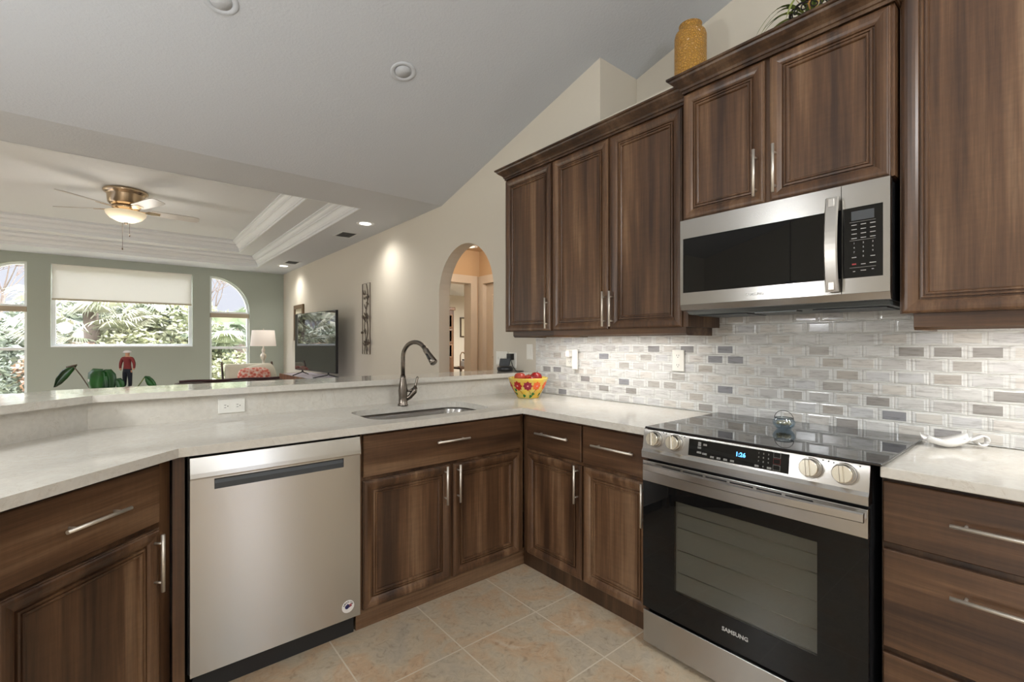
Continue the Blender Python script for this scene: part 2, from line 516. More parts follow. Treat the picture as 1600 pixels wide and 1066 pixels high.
def tag(o, label, cat, group=None, kind=None):
    o['label'] = label; o['category'] = cat
    if group: o['group'] = group
    if kind: o['kind'] = kind
    return o
def thing(name, label, cat, loc=(0, 0, 0), group=None):
    o = bpy.data.objects.new(name, None); o.location = loc; o.empty_display_size = .05
    COL.objects.link(o)
    return tag(o, label, cat, group)
def struct(o, kind='structure'):
    o['kind'] = kind
    return o
def copy_tree(o, parent=None):
    c = o.copy(); COL.objects.link(c); c.parent = parent
    for ch in [q for q in COL.objects if q.parent == o]:
        copy_tree(ch, c)
    return c

# ------------------------------------------------------------------ room shell
A, B, XW = 1.7136, 1.973, 2.3494
YB = 2.64
YF = 9.77
ZC = 2.603
arch = [(3.077, 0), (3.077, 1.74)] + [(3.5135 - .4365 * math.cos(t), 1.74 + .4365 * math.sin(t)) for t in (PI * k / 24 for k in range(1, 24))] + [(3.95, 1.74), (3.95, 0)]
wo = [(1.947, 0)] + arch + [(YF + .14, 0), (YF + .14, ZC), (3.902, ZC), (1.947, vz(1.947))]
struct(plate('wall_right', wo, [], XW, XW + .12, 0, 'wall_beige'))
struct(MB().box(XW + .0, XW + .40, -2.6, 1.947, 0, 2.712).build('wall_kitchen', 'wall_beige'))
struct(plate('wall_niche', [(-2.6, 2.712), (2.07, 2.712), (2.07, vz(2.07)), (-2.6, vz(-2.6))], [], 2.741, 2.86, 0, 'wall_beige'))
struct(plate('wall_niche_end', [(1.947, 2.5), (2.07, 2.5), (2.07, vz(2.07)), (1.947, vz(1.947))], [], XW + .12, 2.741, 0, 'wall_beige'))
struct(MB().box(-3.4, 8.0, -2.75, 9.91, -.1, 0).build('floor', 'floor_tile'))
# vaulted kitchen ceiling
struct(MB().extr([(3.902, ZC), (-2.7, vz(-2.7)), (-2.7, vz(-2.7) + .12), (3.902, ZC + .12)], 0, -3.4, 2.86).build('ceiling', 'ceiling_white'))
# flat ceiling with tray opening
TX, TY0, TY1 = 1.77, 4.49, 9.10
fc = plate('ceiling_flat', [(-3.4, 3.902), (XW + .02, 3.902), (XW + .02, YF + .1), (-3.4, YF + .1)], [[(-TX - .002, TY0 - .002), (TX + .002, TY0 - .002), (TX + .002, TY1 + .002), (-TX - .002, TY1 + .002)]], ZC, ZC + .02, 2, 'ceiling_white')
struct(fc)
CR = [(-.012, -.0015), (0, -.002), (0, .024), (.010, .024), (.010, .036), (.004, .038), (.006, .046), (.018, .054), (.026, .066), (.034, .080), (.046, .090), (.058, .092), (.058, .101), (.050, .103), (.054, .110), (.070, .116), (.084, .126), (.092, .138), (.100, .140), (.100, .150), (.092, .152), (.108, .154), (.108, .170)]
def crown_ring(name, ins, z, prof):
    mb = MB(); L = []
    for d, h in prof:
        d += ins
        L.append([mb.bm.verts.new(p) for p in ((-TX + d, TY0 + d, z + h), (TX - d, TY0 + d, z + h), (TX - d, TY1 - d, z + h), (-TX + d, TY1 - d, z + h))])
    for P_, Q in zip(L[:-1], L[1:]):
        for i in range(4):
            j = (i + 1) % 4
            mb.bm.faces.new((P_[i], P_[j], Q[j], Q[i]))
    o = mb.build(name, 'trim_white', fix=False); struct(o); return o
crown_ring('trim_1', 0, ZC, CR)
crown_ring('trim_2', .335, ZC + .17, CR)
def ring_flat(name, i0, i1, z):
    f = lambda d: [(-TX + d, TY0 + d), (TX - d, TY0 + d), (TX - d, TY1 - d), (-TX + d, TY1 - d)]
    struct(plate(name, f(i0), [f(i1 - .004)] if i1 else [], z, z + .03, 2, 'tray_white'))
ring_flat('ceiling_tray_step', .10, .335, ZC + .17)
ring_flat('ceiling_tray', .43, None, ZC + .34)
# far green wall with three windows
def qarc(x0, x1, zb, zs, r, sgn):
    cx = x0 if sgn > 0 else x1
    pts = [(x0, zb), (x1, zb)] if sgn > 0 else [(x0, zb), (x1, zb)]
    a = []
    if sgn > 0:
        a = [(x0, zb), (x1, zb)] + [(x0 + r * math.cos(t), zs + r * math.sin(t)) for t in (PI / 2 * k / 20 for k in range(21))]
    else:
        a = [(x0, zb), (x1, zb)] + [(x1 - r * math.sin(t), zs + r * math.cos(t)) for t in (PI / 2 * k / 20 for k in range(21))]
    return a
wR = qarc(1.145, 1.767, .50, 1.847, .622, 1)
wL = qarc(-1.738, -1.116, .50, 1.847, .622, -1)
wC = [(-.869, 1.212), (.891, 1.212), (.891, 2.47), (-.869, 2.47)]
struct(plate('wall_far', [(-2.5, 0), (XW + .1, 0), (XW + .1, ZC + .05), (-2.5, ZC + .05)], [wL, wC, wR], YF, YF + .14, 1, 'wall_green'))
struct(plate('wall_left', [(3.9, 0), (YF, 0), (YF, ZC), (3.9, ZC)], [[(5.5, .10), (8.0, .10), (8.0, 2.2), (5.5, 2.2)]], -2.5, -2.35, 0, 'wall_beige'))
rt = bpy.data.objects.new('window_5', None); rt.location = (-2.42, 6.75, .1); COL.objects.link(rt); struct(rt)  # glazed opening added in the unseen wall to bring daylight in
plate('window_frame', [(5.5, .1), (8.0, .1), (8.0, 2.2), (5.5, 2.2)], [[(5.56, .16), (6.72, .16), (6.72, 2.14), (5.56, 2.14)], [(6.78, .16), (7.94, .16), (7.94, 2.14), (6.78, 2.14)]], -2.46, -2.41, 0, 'sash_white', rt)
rt = bpy.data.objects.new('window_6', None); rt.location = (1.2, -2.7, .3); COL.objects.link(rt); struct(rt)  # unseen back window, added for its bright streak on the dishwasher
plate('window_frame', [(.95, .3), (1.45, .3), (1.45, 2.2), (.95, 2.2)], [[(.99, .34), (1.41, .34), (1.41, 2.16), (.99, 2.16)]], -2.72, -2.67, 1, 'sash_white', rt)
struct(MB().box(-3.4, -2.35, 3.80, 3.95, 0, ZC + .05).build('wall_left_return', 'wall_beige'))
struct(plate('wall_kitchen_left', [(-2.7, 0), (3.95, 0), (3.95, ZC), (-2.7, vz(-2.7))], [[(-1.7, .25), (.5, .25), (.5, 2.1), (-1.7, 2.1)]], -3.4, -3.25, 0, 'wall_beige'))
struct(plate('wall_back', [(-3.4, 0), (2.86, 0), (2.86, vz(-2.7)), (-3.4, vz(-2.7))], [[(.95, .3), (1.45, .3), (1.45, 2.2), (.95, 2.2)]], -2.75, -2.6, 1, 'wall_beige'))

def window(name, hole, frames, bars, ypl=YF + .07, fw=.035):
    root = bpy.data.objects.new(name, None); root.location = (hole[0][0], YF, hole[0][1]); COL.objects.link(root); struct(root)
    cx = sum(p[0] for p in hole) / len(hole); cz = sum(p[1] for p in hole) / len(hole)
    zmin = min(p[1] for p in hole)
    def ins(p, d):
        x0 = min(q[0] for q in hole); x1 = max(q[0] for q in hole); z1 = max(q[1] for q in hole)
        sx = 1 - 2 * d / (x1 - x0); sz = 1 - 2 * d / (z1 - zmin)
        return ((x0 + x1) / 2 + (p[0] - (x0 + x1) / 2) * sx, (zmin + z1) / 2 + (p[1] - (zmin + z1) / 2) * sz)
    inner = [ins(p, fw) for p in hole]
    plate('window_frame', hole, [inner], ypl, ypl + .05, 1, 'sash_white', root)
    plate('pane', [ins(p, fw - .004) for p in hole], [], ypl + .022, ypl + .026, 1, 'pane', root)
    for (x0, x1, z0, z1, mat, nm, y0, y1) in bars:
        MB().box(x0, x1, y0, y1, z0, z1, .004).build(nm, mat, root)
    return root
window('window_1', wC, None, [(-.867, .889, 1.212, 1.232, 'sash_white', 'window_sill', YF - .01, YF + .08),
    (-.855, .877, 1.95, 2.455, 'shade_cloth', 'window_shade', YF + .028, YF + .034),
    (-.858, .880, 1.925, 1.955, 'shade_rail', 'shade_rail', YF + .022, YF + .042),
    (-.864, .886, 2.452, 2.469, 'shade_fabric', 'head_rail', YF + .01, YF + .06)], fw=.05)
window('window_2', wR, None, [(1.150, 1.762, 1.735, 1.812, 'tan_shade', 'rolled_shade', YF + .02, YF + .065),
    (1.150, 1.762, 1.812, 1.845, 'sash_white', 'transom_bar', YF + .05, YF + .1),
    (1.155, 1.757, 1.17, 1.21, 'sash_white', 'meeting_rail', YF + .06, YF + .12)])
window('window_3', wL, None, [(-1.733, -1.121, 1.735, 1.812, 'tan_shade', 'rolled_shade', YF + .02, YF + .065),
    (-1.733, -1.121, 1.812, 1.845, 'sash_white', 'transom_bar', YF + .05, YF + .1),
    (-1.728, -1.126, 1.17, 1.21, 'sash_white', 'meeting_rail', YF + .06, YF + .12)])
# unseen nook window behind the camera, added to let in daylight
rt = bpy.data.objects.new('window_4', None); rt.location = (-3.3, -.6, .25); COL.objects.link(rt); struct(rt)
plate('window_frame', [(-1.7, .25), (.5, .25), (.5, 2.1), (-1.7, 2.1)], [[(-1.64, .31), (-.63, .31), (-.63, 2.04), (-1.64, 2.04)], [(-.57, .31), (.44, .31), (.44, 2.04), (-.57, 2.04)]], -3.35, -3.30, 0, 'sash_white', rt)

# hallway beyond the arch and the room behind it
struct(plate('wall_hall', [(XW + .12, 0), (2.57, 0), (2.57, 2.03), (3.33, 2.03), (3.33, 0), (3.59, 0), (3.59, 2.44), (XW + .12, 2.44)], [], 4.84, 4.96, 1, 'wall_peach'))
struct(plate('trim_3', [(2.48, 0), (2.578, 0), (2.578, 2.022), (3.322, 2.022), (3.322, 0), (3.42, 0), (3.42, 2.12), (2.48, 2.12)], [], 4.815, 4.965, 1, 'trim_cream'))
struct(plate('wall_hall_right', [(2.5, 0), (3.90, 0), (3.90, 2.03), (4.745, 2.03), (4.745, 0), (4.84, 0), (4.84, 2.44), (2.5, 2.44)], [], 3.47, 3.59, 0, 'wall_peach'))
struct(plate('trim_4', [(3.80, 0), (3.908, 0), (3.908, 2.022), (4.735, 2.022), (4.735, 0), (4.838, 0), (4.838, 2.12), (3.80, 2.12)], [], 3.445, 3.6, 0, 'trim_cream'))
struct(MB().box(XW + .12, 3.59, 2.4, 2.5, 0, 2.44).build('wall_hall_end', 'wall_peach'))
struct(MB().box(XW + .12, 3.6, 2.4, 4.96, 2.44, 2.5).build('ceiling_hall', 'wall_peach'))
d = bpy.data.objects.new('door_1', None); d.location = (3.5, 4.3, 0); COL.objects.link(d); struct(d)
mb = MB(); mb.rings((3.505, 4.735, .01), (0, -1, 0), (0, 0, 1), (-1, 0, 0), .83, 2.01, [(0, -.035), (0, 0)])
mb.build('door_slab', 'door_paint', d)
for zz, hh in ((.25, .75), (1.1, .78)):
    for yy in (4.62, 4.27):
        MB().rings((3.504, yy, zz), (0, -1, 0), (0, 0, 1), (-1, 0, 0), .26, hh, [(0, -.004), (0, .0005), (.012, .006), (.03, .002), (.045, .006)]).build('door_panel', 'door_paint', d)
struct(MB().box(XW + .12, 8.0, 9.70, 9.82, 0, 2.44).build('wall_study', 'wall_beige'))
struct(MB().box(3.59, 8.0, 4.84, 4.96, 0, 2.44).build('wall_study_near', 'wall_beige'))
struct(MB().box(XW + .1, 8.0, 4.96, 9.82, 2.44, 2.5).build('ceiling_study', 'tray_white'))
struct(MB().box(7.9, 8.0, 4.96, 9.70, 0, 2.44).build('wall_study_right', 'wall_beige'))
lamp('study_light', 'AREA', (5.9, 7.2, 2.30), 150, (1, .95, .88), size=.8)
lamp('hall_light', 'POINT', (3.0, 3.9, 2.2), 17, (1, .93, .84), shadow_soft_size=.08)

# half wall under the raised bar
s2 = math.sqrt(.5)
def diag(k, y): return (y + k, y)     # point on x - y = k at given y
struct(MB().prism([(XW, YB + .018), (XW, YB + .14), (-.20, YB + .14), (-1.10, 1.88), (-1.02, 1.80), (-.131, YB + .018)], 0, 1.03).build('wall_half', 'wall_beige'))

# ------------------------------------------------------------------ backsplash tile
def backsplash():
    bm = bmesh.new(); lay = bm.loops.layers.float_color.new('tint')
    dark = {(6,0),(6,-1),(6,-2),(1,0),(0,2),(2,1),(0,-1),(2,-2),(3,-3),(6,11),(6,7),(5,7),(5,6),(6,9),(2,13),(1,12),(1,14),(2,16),(5,14),(0,18),(3,18),(3,19),(2,7),(0,8)}
    mid = {(4,8),(3,9),(2,11),(2,10),(1,6),(1,8),(4,-1),(5,2),(4,2),(3,2),(1,2),(5,-2),(2,4),(6,3),(4,13),(4,17),(5,18),(5,11)}
    white = (*srgb(218, 218, 215), 1)
    rr = random.Random(3)
    P, H = .104, .0508
    def face(pts, c):
        f = bm.faces.new([bm.verts.new(p) for p in pts])
        for l in f.loops: l[lay] = c
    x0 = XW - .004
    Y0, Y1 = -.6, 2.552
    face([(x0, Y0, .914), (x0, Y1, .914), (x0, Y1, 1.50), (x0, Y0, 1.50)], (*srgb(205, 203, 197), 1))
    for row in range(12):
        for c in range(-10, 22):
            yc = .403 + P * c + (P / 2 if row % 2 else 0); zc = .914 + H * (row + .5)
            a, b_ = max(Y0, yc - P / 2 + .0012), min(Y1, yc + P / 2 - .0012)
            if b_ - a < .01 or zc > 1.5: continue
            z0, z1 = zc - H / 2 + .001, zc + H / 2 - .001
            tc = (row, c)
            if tc in dark: col = rr.choice([srgb(150, 148, 148), srgb(158, 154, 150), srgb(144, 144, 148)])
            elif tc in mid: col = rr.choice([srgb(180, 176, 170), srgb(184, 178, 170)])
            else: col = rr.choice([srgb(210, 209, 206), srgb(206, 205, 203), srgb(210, 206, 200), srgb(203, 203, 203), srgb(207, 203, 196), srgb(197, 195, 192)])
            col = (*col, 1)
            iy, iz = .0125, .0065
            L = []
            for dy, dz, dx in ((0, 0, 0), (.0015, .0010, -.0016), (.0060, .0020, -.0026), (.0070, .0030, -.0018), (iy - .001, iz - .001, -.0022), (iy, iz, -.0030), (iy + .001, iz + .0008, -.0034)):
                L.append([(x0 + dx, yy, zz) for yy, zz in ((a + dy, z0 + dz), (b_ - dy, z0 + dz), (b_ - dy, z1 - dz), (a + dy, z1 - dz))])
            if b_ - a < .06: L = L[:3]; col = white
            for p, q in zip(L[:-1], L[1:]):
                for i in range(4):
                    j = (i + 1) % 4
                    face([p[i], p[j], q[j], q[i]], white)
            face(L[-1], col)
    bmesh.ops.remove_doubles(bm, verts=bm.verts, dist=1e-6)
    bmesh.ops.recalc_face_normals(bm, faces=bm.faces)
    me = bpy.data.meshes.new('tile_backsplash'); bm.to_mesh(me); bm.free()
    return link('tile_backsplash', me, 'tile_marble')
tag(backsplash(), 'glossy white and grey marble brick tile covering the wall behind the range', 'backsplash')

# ------------------------------------------------------------------ worktops
TZ0, TZ1 = .882, .914
def rrect(x0, x1, y0, y1, r, n=6):
    pts = []
    for cx, cy, a0 in ((x1 - r, y1 - r, 0), (x0 + r, y1 - r, 90), (x0 + r, y0 + r, 180), (x1 - r, y0 + r, 270)):
        for k in range(n + 1):
            t = math.radians(a0 + 90 * k / n); pts.append((cx + r * math.cos(t), cy + r * math.sin(t)))
    return pts
RY0, RY1 = .372, 1.168      # range opening
sink_hole = rrect(.895, 1.60, 2.075, 2.47, .11)
ct = plate('countertop', [(XW - .011, RY1 + .004), (XW - .011, YB - .0), (-.124, YB), (-1.124, YB - 1.0), (-.72, B - .86), (.14, B), (A, B), (A, RY1 + .004)], [sink_hole], TZ0, TZ1, 2, 'quartz')
tag(ct, 'cream quartz countertop with sink cutout running into the angled left end', 'countertop')
ct2 = MB().box(A, XW - .011, -.6, RY0 - .006, TZ0, TZ1, .003).build('countertop', 'quartz')
tag(ct2, 'cream quartz countertop right of the range holding the white spoon rest', 'countertop')
bp = MB().prism([(XW - .001, YB), (XW - .001, YB + .017), (-.131, YB + .017), (-1.131, YB - .983), (-1.119, YB - .995), (-.124, YB)], TZ1, 1.03).build('quartz_splash_panel', 'quartz')
tag(bp, 'cream quartz upstand panel between the sink countertop and raised bar', 'backsplash panel')
bar = MB().prism([(XW - .001, 2.60), (XW - .001, 3.0), (-.27, 3.0), (-1.27, 2.0), (-1.0, 1.707), (-.107, 2.60)], 1.03, 1.06).build('bar_top', 'quartz')
tag(bar, 'raised quartz breakfast bar top above the sink', 'bar top')

# sink bowl
sk = thing('kitchen_sink', 'undermount stainless steel sink set below the quartz beside the faucet', 'sink', (1.25, 2.27, .66))
mb = MB()
def shr(p, d): return [((x - 1.2475) * (1 - d / .35) + 1.2475, (y - 2.2725) * (1 - d / .2) + 2.2725) for x, y in p]
o0 = rrect(.885, 1.61, 2.065, 2.48, .115)
rgs = [[(x, y, z) for x, y in shr(o0, dd)] for dd, z in ((-.012, .8815), (0, .8815), (.004, .86), (.01, .70), (.03, .675), (.12, .668))]
mb.ringtube(rgs, caps=False)
mb.bm.faces.new([mb.bm.verts.new((x, y, .668)) for x, y in shr(o0, .12)])
mb.build('basin', 'stainless', sk)
MB().lathe([(.0, .0), (.045, .0), (.045, .004), (.03, .006), (.0, .006)], (1.25, 2.29, .669), 20, caps=False).build('drain', 'stainless_dark', sk)

# faucet
fa = thing('kitchen_faucet', 'brushed dark nickel gooseneck pull down faucet behind the sink', 'faucet', (1.24, 2.49, .914))
MB().lathe([(.030, .0), (.030, .006), (.026, .012), (.0245, .05), (.027, .09), (.021, .13), (.0155, .16), (.0155, .175)], (1.24, 2.49, .914), 24).build('faucet_body', 'faucet_steel', fa)
dx, dy = .30, -.95
dl = math.hypot(dx, dy); dx /= dl; dy /= dl
def fp(t, z): return (1.24 + dx * t, 2.49 + dy * t, z)
pts = [fp(0, 1.06), fp(0, 1.18)] + [fp(.095 - .095 * math.cos(a), 1.195 + .088 * math.sin(a)) for a in (PI * k / 16 for k in range(0, 14))]
MB().tube(pts, .0125, 14).build('faucet_neck', 'faucet_steel', fa)
e = Vector(pts[-1]); dd = (Vector(pts[-1]) - Vector(pts[-2])).normalized()
q = Vector((0, 0, 1)).rotation_difference(dd)
MB().lathe([(.013, -.02), (.0135, .0), (.016, .004), (.016, .012), (.0155, .03), (.020, .075), (.022, .10), (.017, .105)], e, 20, axis=dd).build('spray_head', 'faucet_steel', fa)
MB().tube([e + dd * .035 + Vector((-.018, -.012, 0)), e + dd * .075 + Vector((-.021, -.014, 0))], .005, 8).build('spray_button', 'black_plastic', fa)
hb = MB()
hb.tube([(1.247, 2.484, .945), (1.275, 2.472, .965), (1.298, 2.462, .995), (1.303, 2.460, 1.02)], [.012, .014, .0165, .013], 14)
hb.tube([(1.250, 2.484, 1.002), (1.272, 2.474, .998), (1.292, 2.465, 1.005)], [.008, .007, .012], 10)
hb.tube([(1.300, 2.461, 1.01), (1.307, 2.460, 1.035), (1.316, 2.459, 1.075), (1.318, 2.459, 1.082)], [.0105, .0075, .0075, .004], 10)
hb.build('faucet_handle', 'faucet_steel', fa)

# ------------------------------------------------------------------ cabinets
K = 1.12
DOOR = [(0, -.0188), (0, -.007), (.003, -.006), (.004, -.0025), (.009, -.0005), (.017, 0), (.027, -.002), (.036, -.0055), (.043, -.010), (.045, -.0160), (.0485, -.0160), (.050, -.0090), (.0555, -.0085), (.057, -.0135), (.0595, -.0135), (.061, -.0090), (.0665, -.0095), (.069, -.0125), (.0705, -.0180)]
FLAT = [(0, -.019), (0, -.003), (.003, 0)]
def pull(parent, c, along, n, L=.19, r=.0058, stand=.030, inset=.030):
    c, along, n = Vector(c), Vector(along).normalized(), Vector(n).normalized()
    mb = MB()
    mb.tube([c + n * stand - along * L / 2, c + n * stand + along * L / 2], r, 12)
    for s in (-1, 1):
        p = c + along * s * (L / 2 - inset)
        mb.tube([p, p + n * stand], r * .72, 8)
    return mb.build('pull_handle', 'nickel', parent)
class Face:
    """cabinet front plane: o = point at z=0 on the front, u = horizontal direction left to right"""
    def __init__(s, o, u, n, wm): s.o, s.u, s.n, s.wm = Vector(o), Vector(u), Vector(n), wm
    def p(s, a, z, out=0): return s.o + s.u * a + Vector((0, 0, z)) + s.n * out
    def door(s, root, a0, a1, z0, z1, pull_a=None, pull_z=None, horiz=False, nm='door', L=.19):
        mb = MB()
        prof = FLAT if horiz else DOOR
        mb.rings(s.p(a0, z0), s.u, (0, 0, 1), s.n, a1 - a0, z1 - z0, prof)
        o = mb.build(nm, s.wm if horiz else 'walnut_z', root)
        if pull_a is not None:
            pull(o, s.p(pull_a, pull_z, -.001), s.u if horiz else (0, 0, 1), s.n, L)
        return o
XF = A + .030           # front plane of doors on the range wall
YFc = B + .030          # front plane on the sink wall
# faces: on range wall, seen from camera left->right runs toward -Y
FR = Face((XF, 0, 0), (0, -1, 0), (-1, 0, 0), 'walnut_y')     # a = -Y
FS = Face((0, YFc, 0), (1, 0, 0), (0, -1, 0), 'walnut_x')     # a = X
uA = Vector((s2, s2, 0)); nA = Vector((s2, -s2, 0))
oA = Vector((.09, 1.9657, 0))
FA = Face(oA, uA, nA, 'walnut_diag')                             # a from corner, negative to the left

# sink base
cb = thing('base_cabinet', 'dark walnut sink base cabinet right of the dishwasher, one wide drawer front over two doors', 'cabinet', (1.27, 2.3, 0))
MB().box(.80, XF + .012, YFc + .019, YFc + .04, .09, .881).box(.80, .818, YFc + .04, YB - .02, .09, .881).box(1.72, 1.738, YFc + .04, YB - .02, .09, .881).box(.80, 1.738, YB - .02, YB, .09, .881).box(.818, 1.72, YFc + .04, YB - .02, .09, .108).build('cabinet_box', 'walnut_z', cb)
MB().box(.785, A + .064, B + .062, B + .08, 0, .092).build('toe_kick', 'walnut_x', cb)
FS.door(cb, .808, 1.722, .682, .868, 1.264, .792, True, 'drawer_front')
FS.door(cb, .808, 1.262, .092, .664, 1.224, .572)
FS.door(cb, 1.279, 1.722, .092, .664, 1.299, .569)
# corner cabinet beside range
cb = thing('base_cabinet', 'dark walnut base cabinet left of the range, two drawers over two doors', 'cabinet', (2.0, 1.57, 0))
MB().box(XF + .019, XF + .04, RY1 + .004, YFc + .016, .09, .881).box(XF + .04, XW - .02, RY1 + .004, YFc + .016, .09, .70).build('cabinet_box', 'walnut_z', cb)
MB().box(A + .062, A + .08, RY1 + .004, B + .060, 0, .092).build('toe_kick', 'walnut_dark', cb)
FR.door(cb, -1.975, -1.567, .683, .866, -1.757, .786, True, 'drawer', .24)
FR.door(cb, -1.556, -1.178, .683, .866, -1.360, .786, True, 'drawer', .24)
FR.door(cb, -1.975, -1.567, .092, .664, -1.588, .573)
FR.door(cb, -1.556, -1.178, .092, .664, -1.195, .573)
# right drawers
cb = thing('base_cabinet', 'dark walnut three drawer base cabinet right of the range', 'cabinet', (2.0, -.05, 0))
MB().box(XF + .019, XW - .02, -.60, RY0 - .001, .09, .881).build('cabinet_box', 'walnut_dark', cb)
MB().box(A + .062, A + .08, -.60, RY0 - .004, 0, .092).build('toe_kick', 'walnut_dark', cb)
for z0, z1, hz in ((.685, .866, .783), (.374, .664, .588), (.092, .355, .28)):
    FR.door(cb, -.366, .35, z0, z1, .008 - .04, hz, True, 'drawer', .366)
# left angled
cb = thing('base_cabinet', 'dark walnut angled base cabinet left of the dishwasher, drawer above door', 'cabinet', (-.1, 2.1, 0))
pl = lambda a, out: tuple((oA + uA * a + nA * out)[:2])
MB().prism([pl(.06, -.021), pl(-.50, -.021), pl(-.50, -.55), pl(-.02, -.55), pl(.09, -.46)], .09, .881).build('cabinet_box', 'walnut_z', cb)
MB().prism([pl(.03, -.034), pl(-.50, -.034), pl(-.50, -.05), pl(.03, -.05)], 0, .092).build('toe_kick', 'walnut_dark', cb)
MB().box(.124, .160, YFc + .001, YFc + .35, .0, .881, .001).build('end_stile', 'walnut_z', cb)
FA.door(cb, -.462, -.002, .675, .868, -.232, .772, True, 'drawer')
FA.door(cb, -.462, .002, .092, .655, -.022, .547)
# further angled cabinet towards the frame edge
cb = thing('base_cabinet', 'dark walnut angled base cabinet at the left picture edge, mostly out of frame', 'cabinet', (-.6, 1.7, 0))
MB().prism([pl(-.502, -.021), pl(-1.05, -.021), pl(-1.05, -.55), pl(-.502, -.55)], .09, .881).build('cabinet_box', 'walnut_z', cb)
FA.door(cb, -1.04, -.475, .675, .868, -.75, .772, True, 'drawer')
FA.door(cb, -1.04, -.475, .092, .655)

# uppers
XU = 2.0194
FU = Face((XU, 0, 0), (0, -1, 0), (-1, 0, 0), 'walnut_y')
CROWNP = [(0, 0), (-.006, 0), (-.006, .012), (-.012, .014), (-.014, .024), (-.024, .034), (-.036, .042), (-.046, .052), (-.050, .060), (-.058, .063), (-.058, .072), (0, .072)]
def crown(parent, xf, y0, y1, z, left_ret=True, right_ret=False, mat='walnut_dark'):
    """crown along Y on the front plane xf, mitred return on the +Y side"""
    mb = MB(); sec = []
    def add(y, s):
        sec.append([(xf + d, y - d * s, z + h) for d, h in CROWNP])
    if left_ret: sec.append([(XW - .002, y1 - d, z + h) for d, h in CROWNP])
    add(y1, 1 if left_ret else 0); add(y0, -1 if right_ret else 0)
    if right_ret: sec.append([(XW - .002, y0 + d, z + h) for d, h in CROWNP])
    L = [[mb.bm.verts.new(p) for p in s_] for s_ in sec]
    n = len(CROWNP)
    for a_, b_ in zip(L[:-1], L[1:]):
        for i in range(n):
            j = (i + 1) % n; mb.bm.faces.new((a_[i], a_[j], b_[j], b_[i]))
    mb.bm.faces.new(L[0]); mb.bm.faces.new(L[-1][::-1])
    return mb.build('crown_molding', mat, parent)
ZU0, ZU1 = 1.355, 2.395
def upper(label, loc, y0, y1, doors, z0=ZU0, z1=ZU1, xf=XU, topz=None, fr=FU):
    c = thing('wall_cabinet', label, 'cabinet', loc)
    MB().box(xf + .019, XW - .002, y0, y1, z0, z1 + .06).build('cabinet_box', 'walnut_z', c)
    for a0, a1, pa, pz in doors:
        fr.door(c, a0, a1, z0, z1, pa, pz)
    return c
c1 = upper('single door walnut wall cabinet at the far left of the row', (2.2, 2.29, ZU0), 2.058, 2.516, [(-2.514, -2.070, -2.087, 1.463)])
crown(c1, XU + .005, 2.058, 2.510, ZU1 + .005, True)
c2 = upper('tall two door walnut wall cabinet left of the microwave', (2.2, 1.6, ZU0), 1.160, 2.056, [(-2.049, -1.624, -1.637, 1.463), (-1.606, -1.186, -1.588, 1.462)])
crown(c2, XU + .005, 1.160, 2.058, ZU1 + .005, False)
XM = 1.979
FM = Face((XM, 0, 0), (0, -1, 0), (-1, 0, 0), 'walnut_y')
c3 = upper('short two door walnut wall cabinet directly above the microwave', (2.2, .77, 1.845), .386, 1.158, [(-1.152, -.799, -.827, 1.965), (-.778, -.396, -.754, 1.965)], 1.845, 2.420, XM, fr=FM)
crown(c3, XM + .005, .384, 1.150, 2.425, True, True)
c4 = upper('large walnut wall cabinet at the right edge of the picture', (2.2, 0, ZU0), -.60, .380, [(-.374, .12, None, None), (.125, .595, None, None)], 1.378, 2.50)
c4['label'] = 'tall walnut wall cabinet right of the microwave, cut by the picture edge'
def rail(parent, y0, y1, z0=1.315, z1=1.3545):
    mb = MB()
    mb.extr([(XU + .028, z0 + .006), (XU + .022, z0 + .010), (XU + .022, z1), (XU + .045, z1), (XU + .045, z0), (XU + .034, z0)], 1, y0, y1)
    mb.box(XU + .045, XW - .06, y0, y0 + .018, z0, z1)
    mb.box(XU + .045, XW - .012, y1 - .018, y1, z0, z1)
    return mb.build('light_rail', 'walnut_y', parent)
rail(c2, 1.172, 2.058); rail(c1, 2.0585, 2.450); rail(c4, -.59, .345, 1.322, 1.3775)

# under cabinet lights
for lab, y0, y1, zz in (('slim under cabinet light strip left of the range', 1.35, 2.3, 1.354), ('slim under cabinet light strip right of the range', -.45, .3, 1.377)):
    t = thing('under_cabinet_light', lab, 'light', (2.12, (y0 + y1) / 2, zz - .02))
    MB().box(2.09, 2.15, y0, y1, zz - .012, zz, .002).build('light_housing', 'white_plastic', t)
    MB().box(2.096, 2.144, y0 + .01, y1 - .01, zz - .0155, zz - .0125).build('diffuser', 'under_led', t)
    lamp('under_cabinet_lamp', 'AREA', (2.12, (y0 + y1) / 2, zz - .02), 3.6 * (y1 - y0), (1, .97, .93), shape='RECTANGLE', size=.05, size_y=y1 - y0)

# ------------------------------------------------------------------ dishwasher
dw = thing('dishwasher', 'stainless steel dishwasher under the quartz counter with pocket handle', 'dishwasher', (.48, 2.25, 0))
MB().box(.170, .788, 2.02, 2.58, .09, .872).build('dishwasher_tub', 'black_plastic', dw)
MB().extr([(.246, .748), (.246, .786), (.713, .796), (.713, .748)], 1, 1.990, 2.0).build('pocket_back', 'black_plastic', dw)
dpn = plate('door_panel', [(.173, .096), (.785, .096), (.785, .793), (.173, .793)], [[(.246, .750), (.713, .750), (.713, .788), (.246, .788)]], 1.983, 2.019, 1, 'stainless_dw', dw)
mb = MB(); mb.extr([(1.999, .8705), (1.987, .870), (1.976, .815), (1.974, .800), (1.976, .7945), (2.019, .7945), (2.019, .8705)], 0, .173, .785)
mb.build('control_strip', 'stainless_dw', dw)
mb = MB(); mb.extr([(1.984, .748), (1.999, .752), (2.0, .765), (1.992, .786), (1.9835, .770)], 0, .2475, .7115); mb.build('pocket_handle', 'dark_grey', dw)
